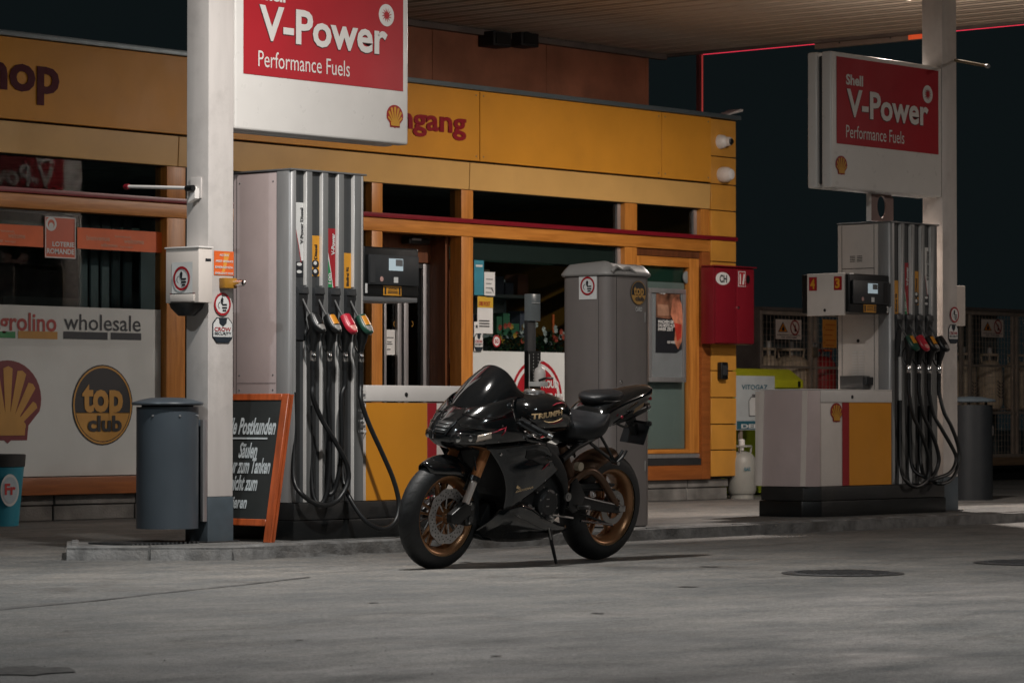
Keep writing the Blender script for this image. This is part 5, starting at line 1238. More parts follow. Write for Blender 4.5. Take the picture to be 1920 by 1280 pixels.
# gas cages
CV = 22.5
def cage(u0, u1, z0, z1, label, seams, notice, bottles, sidepanel):
    t = thing('gas_cage', ((u0 + u1)/2, CV, 0), label, 'cage', 'wire cages for gas bottles')
    fr = .045
    for (a, b, c_, d_) in [(u0, u1, z1 - .05, z1), (u0, u1, z0, z0 + .05)]: MB().box(a, b, CV - .02, CV + .02, c_, d_).build('frame_rail', CAGE, t, bevel=.004)
    for u in [u0] + seams + [u1 - fr]: MB().box(u, u + fr, CV - .02, CV + .02, z0 + .051, z1 - .051).build('frame_post', CAGE, t, bevel=.004)
    for zz in (.62, .30): MB().box(u0 + fr + .002, u1 - fr - .002, CV - .015, CV + .015, z0 + (z1 - z0)*zz, z0 + (z1 - z0)*zz + .03).build('cross_bar', CAGE, t)
    n = int((u1 - u0)/.075); mb = MB()
    for i in range(1, n):
        x = u0 + i*.075; mb.box(x - .002, x + .002, CV - .008, CV - .003, z0 + .05, z1 - .05)
    for i in range(1, int((z1 - z0)/.075)):
        z_ = z0 + i*.075; mb.box(u0, u1, CV - .003, CV + .002, z_ - .002, z_ + .002)
    o = mb.build('wire_mesh', CAGE, t); o['kind'] = 'stuff'
    MB().box(u0, u1, CV + 1.0, CV + 1.03, z0, z1).build('back_panel', DARKIN, t); MB().box(u0, u1, CV + .03, CV + 1.0, z0 - .03, z0 - .001).build('floor_panel', DARKIN, t)
    MB().box(u0, u1, CV - .05, CV + 1.05, z1 + .001, z1 + .04).build('roof_panel', CAGEB, t)
    MB().box(u0, u1, CV + .03, CV + 1.0, z0 + (z1 - z0)*.33, z0 + (z1 - z0)*.33 + .02).build('shelf', CAGE, t)
    if sidepanel: MB().box(u0 - .03, u0 - .001, CV - .02, CV + 1.0, z0, z1).build('side_panel', CAGEB, t)
    return t
cu0, cu1 = PU(1423, CV), PU(1640, CV); zt = PZ(1490, 584, CV)
cage(cu0, cu1, .28, zt, 'wire gas bottle cage between the red cabinet and pumps 3 and 4', [PU(1518, CV), PU(1527, CV)], None, None, True)
du0, du1 = PU(1800, CV), PU(1990, CV); zt2 = PZ(1860, 584, CV)
cage(du0, du1, .28, zt2, 'wire gas bottle cage at the right edge behind the second bin', [PU(1817, CV), PU(1897, CV), PU(1905, CV)], None, None, False)
lvl = .28 + (zt - .28)*.33 + .02
for px, m, lb, st in [(1448, BOTT, 'slim tan gas bottle at the left end of the left cage', False), (1490, BOTT, 'wide tan gas bottle in the middle of the left cage under the warning sign', False), (1548, BOTR, 'red gas bottle in the left cage beside the pump column', False), (1812, BOTT, 'left striped gas bottle in the right cage, nearest the post', True), (1862, BOTT, 'striped gas bottle in the middle of the right cage', True), (1912, BOTT, 'striped gas bottle at the right edge of the right cage', True)]:
    u = PU(px, CV + .25); gas_bottle(Vector((u, CV + .3, lvl)), lb, m, .80, .24 if px == 1490 else (.12 if px == 1448 else .17), 'gas bottles', True, st)
for px, lb in [(1440, 'tan gas bottle on the floor of the left cage, half hidden'), (1500, 'tan gas bottle low in the left cage near the lime cabinet')]:
    u = PU(px, CV + .25); gas_bottle(Vector((u, CV + .3, .29)), lb, BOTT, .55, .16)
def warn(px0, px1, py0, py1, label):
    t, d, a0, a1, z0, z1 = sheet_thing('gas_warning_sign', px0, px1, py0, py1, CV - .03, mat('warning_paper', (.80, .66, .58), .5), label, 'sign', 'gas warning signs on the cages', .004)
    w, h = a1 - a0, z1 - z0
    O_ = mat('warning_orange', (.85, .28, .02), .5)
    d.poly([(a0 + w*.08, z0 + h*.36), (a0 + w*.46, z0 + h*.36), (a0 + w*.27, z0 + h*.88)], INK, 'triangle_border', 1); d.poly([(a0 + w*.12, z0 + h*.39), (a0 + w*.42, z0 + h*.39), (a0 + w*.27, z0 + h*.80)], O_, 'triangle', 2)
    d.poly([(a0 + w*.23, z0 + h*.42), (a0 + w*.31, z0 + h*.42), (a0 + w*.33, z0 + h*.52), (a0 + w*.27, z0 + h*.70), (a0 + w*.21, z0 + h*.52)], INK, 'flame_mark', 3)
    cx, cz = a0 + w*.73, z0 + h*.60; r_ = w*.18
    d.ring(cx, cz, r_*.8, r_, mat('dull_red', (.35, .03, .02), .5), 'ban_ring', 2); d.poly([(cx - r_*.6, cz + r_*.5), (cx - r_*.45, cz + r_*.62), (cx + r_*.6, cz - r_*.5), (cx + r_*.45, cz - r_*.62)], mat('dull_red', (.35, .03, .02), .5), 'ban_bar', 3); d.poly([(cx - r_*.1, cz - r_*.5), (cx + r_*.25, cz - r_*.5), (cx + r_*.2, cz + r_*.1), (cx, cz + r_*.5)], INK, 'match_mark', 2.5)
    for i, s_ in enumerate(['EXTREM ENTZÜNDBAR   RAUCHEN VERBOTEN', 'FEUER   OFFENE FLAMME']): d.text(s_, a0 + w*(.05 + .15*i), a1 - w*(.05 + .15*i), z0 + h*(.18 - .12*i), z0 + h*(.26 - .12*i), INK, 1, .01)
warn(1455, 1503, 599, 636, 'gas warning sign with orange triangle and ban symbol on the left cage')
warn(1841, 1882, 599, 632, 'dim gas warning sign on the right cage above the striped bottle')
t, d, a0, a1, z0, z1 = sheet_thing('orange_notice', 1543, 1569, 599, 652, CV - .035, mat('notice_orange', (.85, .34, .06), .5), 'orange instruction notice on the cage door left of the pump column', 'notice')
for i in range(6): d.rect(a0 + .05, a1 - .03 - .03*(i % 3), z1 - .07 - .062*i, z1 - .058 - .062*i, ORG_, 'notice_line', 1)
for i in range(4): d.disc(a0 + .03, z1 - .1 - .09*i, .012, ORG_, 'notice_dot', 1, 10)
t = thing('door_padlock', (PU(1527, CV), CV - .04, PZ(1527, 655, CV)), 'brass padlock on the seam of the left cage doors', 'padlock')
c = onV(1528, 658, CV - .03); MB().box(c.x - .05, c.x + .04, CV - .05, CV - .022, c.z - .07, c.z + .05).build('lock_body', mat('old_brass', (.3, .24, .17), .4, metal=.6), t, bevel=.008); MB().tube(spline([(c.x - .03, CV - .035, c.z + .05), (c.x - .03, CV - .035, c.z + .09), (c.x + .02, CV - .035, c.z + .09), (c.x + .02, CV - .035, c.z + .05)]), .008, 8).build('shackle', ALU, t, smooth=True)
# timber plinth beams under the cages
t = thing('timber_beam', (34, 21.9, 0), 'long tan timber beam in front of the right cage base', 'beam')
MB().box(29.0, 37.5, 21.9, 22.05, .20, .30).build('beam', wood('weathered_beam', (.16, .10, .06), (.26, .17, .10), (.5, 7, 7)), t, bevel=.005)
MB().box(26.5, 38, CV - .2, CV + 1.4, 0, .20).build('cage_plinth', BLACKM)['kind'] = 'structure'

# ================================================================ MOTORCYCLE (local axes: x forward, y to its left, z up; rear axle above x=0)
LEAN = rad(7)
bike = bpy.data.objects.new('motorcycle', None); COL.objects.link(bike); ORG[bike] = Vector((0, 0, 0))
_c, _s = math.cos(LEAN), math.sin(LEAN)
bike.matrix_world = Matrix(((-1, 0, 0, 14.145), (0, -_c, -_s, 11.67), (0, -_s, _c, 0), (0, 0, 0, 1)))
tag(bike, 'glossy black sport motorcycle with bronze wheels parked on its side stand', 'motorcycle')
PB = mat('bike_black_gloss', (.006, .0065, .007), .12, var=.15, coat=1.0, rvar=.04, scale=3, spec=.6)
PS = mat('bike_black_satin', (.006, .0065, .007), .34, var=.15, rvar=.06)
PM = mat('bike_black_matt', (.005, .0055, .006), .6, var=.2)
PG = mat('bike_graphite', (.012, .014, .016), .16, var=.1, coat=.7, rvar=.05, scale=3)
TYRE = mat('tyre_rubber', (.010, .011, .012), .6, var=.2, scale=20, bump=.2, bscale=120)
BRZ = mat('bronze_wheel', (.36, .18, .085), .32, metal=.6, var=.15)
LIPG = mat('gold_rim_lip', (.80, .48, .26), .28, metal=.5)
BRZD = mat('bronze_dark', (.12, .065, .038), .4, metal=.6, var=.1)
GOLDF = mat('fork_gold', (.75, .32, .13), .3, metal=.45, var=.08)
STL = mat('bike_steel', (.42, .41, .40), .3, metal=.9, var=.15)
DISC = mat('brake_disc', (.42, .40, .39), .34, metal=.8, var=.15, scale=30)
ENG = mat('engine_casting', (.028, .029, .030), .45, metal=.35, var=.2, bump=.2)
SEATM = mat('seat_vinyl', (.009, .010, .0115), .42, var=.15, bump=.25, bscale=220)
SCRM = mat('smoked_screen', (.004, .005, .006), .07, var=.05, coat=1.0, rvar=.02, spec=.8)
REDB = mat('bike_red_accent', (.30, .012, .03), .35); GOLDL = mat('tank_gold', (.80, .56, .30), .4)
LENS = mat('headlamp_lens', (.030, .030, .030), .08, metal=.3, var=.5, scale=40, coat=1, rvar=.03)
WB = 1.36; FA = (WB, 0, .292); RA = (0, 0, .315)

def wheel(name, c, R, w, rr, rw, spokes, lab_):
    tw = MB(); prof = []; n = 15
    for i in range(n):
        a = math.pi * i/(n - 1); y = -math.cos(a)*w/2; q = math.sin(a)**.75
        prof.append((rr + .006 + (R - rr - .006)*q, y))
    tw.lathe(prof, c, 'y', 72); ty = tw.build('tyre', TYRE, bike, smooth=True, ang=70, label=lab_ + ' tyre')
    # tread grooves: short dark cuts on the shoulder
    tg = MB()
    for k in range(30):
        for sd in (-1, 1):
            a = 2*math.pi*k/30; pts = []
            for j in range(5):
                q = j/4; aa = a + .10*q; y = sd*(w*.08 + w*.30*q); rad_ = rr + .006 + (R - rr - .006)*math.sin(math.acos(max(-1, min(1, -y/(w/2)))))**.75 + .0006
                pts.append((c[0] + rad_*math.cos(aa), c[1] + y, c[2] + rad_*math.sin(aa), aa))
            for p, q_ in zip(pts[:-1], pts[1:]):
                t_ = Vector((-math.sin(p[3]), 0, math.cos(p[3])))*.004
                tg.add([Vector(p[:3]) - t_, Vector(q_[:3]) - t_, Vector(q_[:3]) + t_, Vector(p[:3]) + t_], [[0, 1, 2, 3]])
    o = tg.build('tread_groove', PM, ty); o['kind'] = 'stuff'
    rim = MB().lathe([(rr - .028, -rw*.30), (rr - .012, -rw/2 + .004), (rr + .002, -rw/2), (rr + .010, -rw/2 + .003), (rr + .010, -rw/2 + .008), (rr - .008, -rw/2 + .012), (rr - .020, -rw*.25), (rr - .030, 0), (rr - .020, rw*.25), (rr - .008, rw/2 - .012), (rr + .010, rw/2 - .008), (rr + .010, rw/2 - .003), (rr + .002, rw/2), (rr - .012, rw/2 - .004), (rr - .028, rw*.30), (rr - .042, 0), (rr - .028, -rw*.30)], c, 'y', 64).build('rim', BRZ, bike, smooth=True, ang=50)
    for sd in (-1, 1): MB().lathe([(rr + .001, sd*(rw/2 + .0012)), (rr + .0115, sd*(rw/2 - .002)), (rr + .0125, sd*(rw/2 - .0075))], c, 'y', 64).build('rim_lip', LIPG, rim, smooth=True)
    for k in range(spokes):
        a0 = 2*math.pi*(k + .2)/spokes
        for sd in (-1, 1):
            d0 = Vector((math.cos(a0), 0, math.sin(a0))); tn = Vector((-math.sin(a0), 0, math.cos(a0)))
            rings = []
            for q in range(6):
                f = q/5; r_ = .04 + (rr - .068)*f; off = tn*(sd*(.010 + .022*f**1.3)); cc = Vector(c) + d0*r_ + off; hw = .008 - .002*f; hy = .018 - .006*f
                rings.append([cc + tn*hw + Vector((0, hy, 0)), cc - tn*hw + Vector((0, hy, 0)), cc - tn*hw - Vector((0, hy, 0)), cc + tn*hw - Vector((0, hy, 0))])
            MB().rings(rings).build('spoke', BRZ, rim, bevel=.003)
    MB().lathe([(.001, -.055), (.032, -.055), (.045, -.03), (.045, .03), (.032, .055), (.001, .055)], c, 'y', 28).build('hub', BRZ, rim, smooth=True)
    return ty, rim
wheel('front', FA, .297, .116, .214, .098, 5, 'front')
wheel('rear', RA, .313, .164, .214, .145, 5, 'rear')

def disc(c, y, r0, r1, name='brake_disc'):
    mb = MB(); n = 60; th = .0025
    rings = []
    for (r_, yy) in [(r0, y - th), (r1, y - th), (r1, y + th), (r0, y + th), (r0, y - th)]:
        rings.append([Vector((c[0] + (r_ + (.0035*math.cos(10*2*math.pi*k/n) if r_ == r1 else 0))*math.cos(2*math.pi*k/n), yy, c[2] + (r_ + (.0035*math.cos(10*2*math.pi*k/n) if r_ == r1 else 0))*math.sin(2*math.pi*k/n))) for k in range(n)])
    d_ = mb.rings(rings, False).build(name, DISC, bike, smooth=True, ang=40)
    hm = MB()
    for k in range(40):
        a = 2*math.pi*k/40
        for j, rr_ in enumerate((.28, .5, .72)):
            if (k + j) % 2: continue
            r_ = r0 + (r1 - r0)*rr_; aa = a + .03*j; x, z_ = c[0] + r_*math.cos(aa), c[2] + r_*math.sin(aa)
            for s_ in (-1, 1): hm.add([(x + .0045*math.cos(m), y + s_*(th + .0006), z_ + .0045*math.sin(m)) for m in [q*math.pi/3 for q in range(6)]], [[0, 1, 2, 3, 4, 5]])
    o = hm.build('disc_hole', PM, d_); o['kind'] = 'stuff'
    for k in range(10):
        a = 2*math.pi*k/10; x, z_ = math.cos(a), math.sin(a)
        MB().tube([(c[0] + x*.045, y - .004*(1 if y > 0 else -1), c[2] + z_*.045), (c[0] + (r0 + .006)*math.cos(a + .12), y, c[2] + (r0 + .006)*math.sin(a + .12))], .0045, 6).build('carrier_arm', STL, d_)
    return d_
disc(FA, .062, .098, .151); disc(FA, -.062, .098, .151); disc(RA, -.075, .07, .11)
MB().tube([(WB, -.12, FA[2]), (WB, .12, FA[2])], .013, 16).build('front_axle', STL, bike, smooth=True)

# fork
def forkx(z_): return WB - .052 - .44*(z_ - .30)
for sd in (-1, 1):
    y = sd*.108
    leg = MB().tube([(forkx(.50), y, .50), (forkx(.66), y, .66), (forkx(.84), y, .84)], [.0275, .0285, .0285], 20).build('fork_tube', GOLDF, bike, smooth=True)
    MB().tube([(forkx(.485), y, .485), (forkx(.51), y, .51)], .031, 20).build('fork_seal', PS, leg, smooth=True)
    MB().tube([(forkx(.34), y, .34), (forkx(.49), y, .49)], .021, 18).build('fork_slider', mat('slider_bright', (.75, .66, .60), .32, metal=.35), leg, smooth=True)
    mb = MB(); mb.prism([(forkx(.37) - .03, .36), (forkx(.37) + .02, .375), (WB + .04, .31), (WB + .035, .262), (WB - .03, .255), (forkx(.33) - .045, .31)], y - .022, y + .022, 'y'); mb.build('fork_foot', PS, leg, bevel=.008, seg=3)
    # caliper behind the leg
    cx, cz = WB - .128, .315
    mb = MB(); mb.prism([(cx - .035, cz - .065), (cx + .02, cz - .075), (cx + .040, cz - .02), (cx + .038, cz + .05), (cx + .0, cz + .075), (cx - .04, cz + .05)], sd*.045, sd*.112, 'y'); cal = mb.build('brake_caliper', PS, bike, bevel=.010, seg=3)
    for dz in (-.035, .03): MB().tube([(cx, sd*.112, cz + dz), (cx, sd*.118, cz + dz)], .017, 18).build('piston_cap', PG, cal, smooth=True)
    for dz in (-.055, .05): MB().tube([(cx + .01, sd*.112, cz + dz), (cx + .01, sd*.119, cz + dz)], .006, 10).build('bolt', CHROME, cal)
    MB().tube(spline([(cx + .0, sd*.10, cz + .07), (cx - .01, sd*.12, .50), (cx + .0, sd*.10, .62)]), .005, 8).build('brake_line', PM, bike, smooth=True)
    MB().tube([(forkx(.84), y, .84), (forkx(.905), y, .905)], .025, 18).build('fork_cap', GOLDF, leg, smooth=True)
MB().box(forkx(.70) - .05, forkx(.70) + .03, -.14, .14, .665, .715).build('lower_yoke', PS, bike, bevel=.01)
MB().prism([(forkx(.86) - .07, -.10), (forkx(.86) + .02, -.14), (forkx(.86) + .03, .14 - .28 + .0), (forkx(.86) + .03, .14), (forkx(.86) - .07, .10)], .855, .885).build('top_yoke', PS, bike, bevel=.006)

# front mudguard
def guard(c, a0, a1, R, hw, drop, name, m, nj=17, ni=18, endtaper=.55, th=.004):
    rings = []
    for i in range(ni + 1):
        q = i/ni; a = rad(a0 + (a1 - a0)*q); tp = 1 - (1 - endtaper)*abs(2*q - 1)**3; row = []
        for j in range(nj):
            s_ = -1 + 2*j/(nj - 1); y = hw*tp*math.sin(s_*math.pi/2); r_ = R - drop*tp*(1 - math.cos(s_*math.pi/2))
            row.append(Vector((c[0] + r_*math.sin(a), y, c[2] + r_*math.cos(a))))
        rings.append(row)
    return MB().rings(rings, False, False).build(name, m, bike, smooth=True, solid=th, ang=80)
guard(FA, 32, -52, .326, .076, .10, 'front_mudguard', PB)
for sd in (-1, 1):
    MB().poly3([(forkx(.50) + .02, sd*.083, .53), (forkx(.42) + .03, sd*.083, .44), (forkx(.42) - .03, sd*.083, .42), (forkx(.52) - .045, sd*.083, .55)], (0, sd*.006, 0)).build('mudguard_bracket', PB, bike, bevel=.002)

# ---- front cowl: horizontal slices wrapping around the nose
#            z     nose x  half width  back x   point sharpness
SL = [(.650, 1.335, .110, 1.00, 1.0), (.668, 1.395, .170, .93, 1.1), (.696, 1.425, .218, .88, 1.2), (.730, 1.424, .238, .885, 1.25), (.770, 1.402, .240, .955, 1.25), (.810, 1.364, .226, 1.03, 1.2), (.845, 1.320, .204, 1.05, 1.15), (.872, 1.282, .182, 1.02, 1.1)]
def cowl(t, zz, off=0):
    for i in range(len(SL) - 1):
        if zz <= SL[i+1][0] or i == len(SL) - 2: break
    q = (zz - SL[i][0])/(SL[i+1][0] - SL[i][0]); q = max(0, min(1, q)); a = [SL[i][k] + (SL[i+1][k] - SL[i][k])*q for k in range(5)]
    s_ = t*math.pi/2; y = a[2]*math.copysign(abs(math.sin(s_))**(.92), s_)
    x = a[3] + (a[1] - a[3])*max(0, math.cos(s_))**.74
    # sculpt: slight valley between nose and lamp, shoulder
    x += -.010*math.exp(-((abs(t) - .16)/.07)**2)
    rise = .085*max(0, (zz - .80)/.072)*abs(t)**1.4 if zz > .80 else 0
    p = Vector((x, y, zz + rise))
    if off: n_ = Vector((math.cos(s_), math.sin(s_), .35)).normalized(); p += n_*off
    return p
rings = []
for i in range(23):
    zz = .650 + (.872 - .650)*i/22; rings.append([cowl(-1 + 2*j/48, zz) for j in range(49)])
MB().rings(rings, False, False).build('front_cowl', PB, bike, smooth=True, solid=.005, ang=80)
MB().rings([[cowl(-1 + 2*j/32, .650) for j in range(33)], [Vector((1.12, .10*(-1 + 2*j/32), .70)) for j in range(33)]], False, False).build('cowl_underside', PM, bike, smooth=True)
# inlet
def patch(t0, t1, z0, z1, off, name, m, parent=bike, n=8, taper=0, skew=0):
    rows = []
    for i in range(n + 1):
        q = i/n; zz = z0 + (z1 - z0)*q; k = 1 - taper*(1 - q); c_ = (t0 + t1)/2; h = (t1 - t0)/2*k
        rows.append([cowl(c_ - h + 2*h*j/n + skew*q, zz, off) for j in range(n + 1)])
    return MB().rings(rows, False, False).build(name, m, parent, smooth=True, solid=.003)
inl = patch(-.13, .13, .735, .800, .004, 'air_inlet', PM, taper=.35)
for i, zz in enumerate((.752, .770, .788)):
    w_ = .075 + .016*i; MB().tube([cowl(-w_ + 2*w_*j/8, zz, .009) for j in range(9)], .0028, 8).build('inlet_slat', STL, inl, smooth=True)
for sd in (-1, 1): MB().tube([cowl(sd*(.10 + .05*j/8), .73 + .075*j/8, .007) for j in range(9)], .004, 8).build('inlet_edge', PG, inl, smooth=True)
# headlamps
for sd in (-1, 1):
    rows = []
    for i in range(9):
        q = i/8; zl = .700 + .010*q; 
        row = []
        for j in range(13):
            f = j/12; tt = sd*(.17 + .42*f); zlo = .690 + .022*f; zhi = .742 + .018*f - .030*f*f*0 ; zhi = .742 + .024*f; zc = zlo + (zhi - zlo)*q*(1 - .55*f**3)
            row.append(cowl(tt, zc, .004))
        rows.append(row)
    hl = MB().rings(rows, False, False).build('headlamp', LENS, bike, smooth=True, solid=.003)
    for (f, zz, r_) in ((.28, .716, .020), (.42, .722, .018)):
        MB().lathe([(.001, .004), (r_*.6, .003), (r_, 0), (r_*1.05, -.004)], cowl(sd*f, zz, .006), 'x', 20).build('lamp_reflector', CHROME, hl, smooth=True)
    rows = [[cowl(sd*(.50 + .14*j/6), .700 + .014*i + .030*j/6*(1 - i/3*.3), .0075) for j in range(7)] for i in range(4)]
    MB().rings(rows, False, False).build('lamp_trim', mat('lamp_trim_bright', (.72, .60, .50), .2, metal=.4, coat=1), hl, smooth=True, solid=.002)
    MB().tube([cowl(sd*(.62 + .2*j/6), .756 + .034*j/6, .004) for j in range(7)], [.002, .004, .005, .005, .004, .003, .001], 8).build('red_pinstripe', REDB, bike, smooth=True)
    MB().tube([cowl(sd*(.74 + .1*j/6), .745 + .052*j/6, .004) for j in range(7)], [.001, .003, .0045, .004, .003, .002, .001], 8).build('red_pinstripe', REDB, bike, smooth=True)
for sd in (-1, 1):
    MB().tube([cowl(sd*(.16 + .80*j/14), .842 - .02*math.sin(j/14*3), .002) for j in range(15)], .006, 8).build('panel_ridge', PB, bike, smooth=True)
    MB().tube([cowl(sd*(.20 + .62*j/14), .790 - .018*(j/14), .002) for j in range(15)], [.001] + [.0065]*13 + [.001], 8).build('panel_ridge', PB, bike, smooth=True)
    MB().tube([cowl(sd*(.15 + .10*j/8), .812 + .045*j/8, .003) for j in range(9)], .005, 8).build('nose_ridge', PB, bike, smooth=True)
    for tt, zz in ((.30, .835), (.55, .822), (.80, .80), (.72, .712), (.9, .705)): MB().lathe([(.001, .004), (.0055, .003), (.0065, 0)], cowl(sd*tt, zz, .003), 'x', 10).build('cowl_bolt', CHROME, bike)
for sd in (-1, 1):
    MB().poly3([(1.05, sd*.226, .728), (.96, sd*.246, .742), (.905, sd*.250, .752), (.93, sd*.250, .762), (1.00, sd*.238, .752)], (0, sd*.004, 0)).build('duct_trim', ALU, bike, bevel=.0015, seg=1)
    MB().tube([(1.06, sd*.215, .775), (.95, sd*.20, .70)], .02, 12).build('duct_tube', PM, bike, smooth=True)
# screen
rows = []
CT = [(1.275, .868, .955, .178, .945), (1.235, .925, .950, .176, .955), (1.185, .985, .945, .170, .965), (1.125, 1.040, .940, .162, .973), (1.070, 1.082, .942, .145, .978), (1.036, 1.104, .950, .130, .985)]
for (xc, zc, xs, ys, zs) in CT:
    row = []
    for j in range(29):
        s_ = (-1 + 2*j/28)*math.pi/2; c_ = max(0, math.cos(s_)); row.append(Vector((xs + (xc - xs)*c_**.62, ys*math.sin(s_), zs + (zc - zs)*c_**.80)))
    rows.append(row)
scr = MB().rings(rows, False, False).build('windscreen', SCRM, bike, smooth=True, solid=.004, sub=1, ang=80)
MB().tube([r_ for r_ in rows[-1]], .0035, 8).build('screen_edge', PS, scr, smooth=True)
MB().tube([r_ + Vector((0, 0, -.003)) for r_ in rows[0]], .006, 8).build('screen_seal', PG, scr, smooth=True)
for sd in (-1, 1):
    for j in (6, 10):
        p = rows[0][j if sd < 0 else 28 - j] + Vector((.002, 0, .008)); MB().lathe([(.001, .004), (.006, .003), (.007, 0)], p, 'x', 10).build('screen_bolt', CHROME, scr)
# cockpit filling under the screen
MB().prism([(1.03, -.12), (1.20, -.09), (1.20, .09), (1.03, .12)], .76, .88).build('cockpit', PM, bike, bevel=.02)
# mirror blanks
for sd in (-1, 1): MB().lathe([(.001, .012), (.02, .010), (.03, 0)], (1.09, sd*.195, .895), 'y' if sd > 0 else 'y', 16).build('mirror_blank', PG, bike, smooth=True)

# ---- side fairings: upper and lower panels
def skin(pts_fn, nu, nv, name, m, th=.005, parent=bike, label=None):
    rows = [[pts_fn(i/nu, j/nv) for j in range(nv + 1)] for i in range(nu + 1)]
    return MB().rings(rows, False, False).build(name, m, parent, smooth=True, solid=th, ang=75, label=label)
def curve(pts, q):
    x = q*(len(pts) - 1); i = min(int(x), len(pts) - 2); f = x - i; f = f*f*(3 - 2*f)*.35 + f*.65
    return Vector(pts[i])*(1 - f) + Vector(pts[i+1])*f
top = [(1.235, .19, .680), (1.13, .222, .690), (1.00, .24, .705), (.88, .245, .715), (.80, .235, .700), (.735, .222, .650)]
botc = [(1.030, .165, .335), (.985, .180, .350), (.920, .192, .385), (.84, .200, .430), (.75, .205, .485), (.645, .205, .555)]
for sd in (-1, 1):
    def f(u_, v_):
        a, b = curve(top, u_), curve(botc, u_); p = a*(1 - v_) + b*v_; bl = math.sin(v_*math.pi)
        lead = .055*math.sin(v_*math.pi)*(1 - u_)**2      # hollow front edge
        return Vector((p.x + (-lead) + .035*bl*u_, sd*(p.y + .018*bl - .028*math.exp(-((v_ - .30)/.10)**2)*min(1, u_*1.6)*(1 if u_ > .05 else 0)), p.z))
    sf = skin(f, 26, 22, 'side_fairing', PG if True else PB, label='graphite side fairing panel')
    # dark vent cut with red streak
    def g(u_, v_): p = f(.44 + .46*u_, .12 + .40*v_*(.35 + .65*u_) + .10*u_); return p + Vector((0, sd*.0055, 0))
    MB().rings([[g(i/8, j/8) for j in range(9)] for i in range(9)], False, False).build('fairing_vent', PM, sf, smooth=True, solid=.002)
    st = [f(.72 + .17*q, .60 - .10*q) + Vector((0, sd*.007, 0)) for q in [k/6 for k in range(7)]]; MB().tube(st, [.001, .003, .004, .004, .004, .003, .001], 8).build('red_pinstripe', REDB, sf, smooth=True)
    MB().lathe([(.001, -.005), (.007, -.003), (.008, 0), (.007, .003), (.001, .005)], f(.10, .12) + Vector((0, sd*.006, 0)), 'y', 12).build('fairing_bolt', CHROME, sf)
    # shoulder strip joining cowl and side panel
    def h(u_, v_):
        a = curve(top, u_*.8) + Vector((0, .004, -.012)); b = cowl(.62 + .36*u_, .690); b = Vector((b.x, abs(b.y), b.z)); p = b*(1 - v_) + a*v_; return Vector((p.x, sd*p.y, p.z))
    skin(h, 12, 3, 'fairing_shoulder', PB)
    # upper rear wing of cowl running to the frame
    wing = [(1.00, .236, .785), (.94, .243, .755), (.86, .243, .728), (.80, .236, .705)]; wing2 = [(.98, .246, .72), (.93, .248, .715), (.87, .246, .712), (.80, .237, .700)]
    skin(lambda u_, v_: (lambda p: Vector((p.x, sd*p.y, p.z)))(curve(wing, u_)*(1 - v_) + curve(wing2, u_)*v_), 8, 4, 'cowl_wing', PB)
    # belly pan
    bt = [(1.045, .150, .340), (.98, .176, .352), (.90, .186, .372), (.80, .18, .340), (.68, .17, .285), (.56, .155, .255), (.46, .14, .235)]
    bb = [(1.130, .045, .200), (1.09, .075, .165), (.98, .095, .150), (.84, .10, .145), (.70, .10, .148), (.56, .095, .155), (.45, .085, .175)]
    def b_(u_, v_):
        a, b = curve(bt, u_), curve(bb, u_); p = a*(1 - v_) + b*v_; bl = math.sin(v_*math.pi); return Vector((p.x + .01*bl, sd*(p.y + .030*bl), p.z))
    skin(b_, 24, 10, 'belly_pan', PB)
    MB().tube([b_(.30 + .42*k/8, .30 + .18*k/8) + Vector((0, sd*.004, 0)) for k in range(9)], [.001] + [.003]*7 + [.001], 8).build('belly_crease', PG, bike, smooth=True)
MB().rings([[Vector((x, .09*s_, z_)) for s_ in (-1, -.5, 0, .5, 1)] for x, z_ in ((1.13, .19), (1.08, .160), (.9, .147), (.6, .15), (.45, .175))], False, False).build('belly_floor', PM, bike, smooth=True, solid=.004)
# radiator and inner block behind the front wheel
MB().prism([(.985, .36), (1.01, .50), (1.09, .66), (1.02, .68), (.93, .50), (.92, .36)], -.15, .15, 'y').build('radiator', PM, bike, bevel=.006)
MB().prism([(1.06, .20), (1.10, .24), (1.03, .36), (.95, .36), (.95, .18)], -.06, .06, 'y').build('exhaust_collector', PM, bike, bevel=.01)

# ---- loft helper for closed bodies (sections along x)
def body(secs, name, m, n=28, sub=1, pw=2.6, parent=bike, solid=0, flat=0):
    """secs: x, half width, z bottom, z top, shift of widest height 0..1"""
    rings = []
    for (x, hw, zb, zt, wz) in secs:
        ring = []
        for k in range(n):
            a = 2*math.pi*k/n; ca, sa = math.cos(a), math.sin(a)
            yy = hw*math.copysign(abs(ca)**(2/pw), ca); up_ = math.copysign(abs(sa)**(2/pw), sa)
            zc = zb + (zt - zb)*wz; ring.append(Vector((x, yy, zc + up_*((zt - zc) if sa > 0 else (zc - zb)))))
        rings.append(ring)
    return MB().rings(rings).build(name, m, parent, smooth=True, sub=sub, ang=85)
tank = body([(.865, .075, .80, .885, .45), (.845, .125, .765, .918, .5), (.79, .165, .745, .945, .5), (.71, .180, .735, .962, .5), (.63, .182, .735, .966, .5), (.56, .172, .735, .956, .5), (.50, .150, .735, .930, .45), (.45, .118, .735, .893, .4), (.415, .098, .74, .845, .4), (.395, .08, .745, .80, .4)], 'fuel_tank', PB, pw=2.5)
MB().lathe([(.001, .012), (.030, .012), (.034, .008), (.050, .008), (.058, .003), (.060, -.006)], (.665, 0, .965), 'z', 36).build('filler_cap', STL, tank, smooth=True)
MB().lathe([(.001, .0135), (.028, .0135)], (.665, 0, .965), 'z', 24).build('cap_centre', PG, tank)
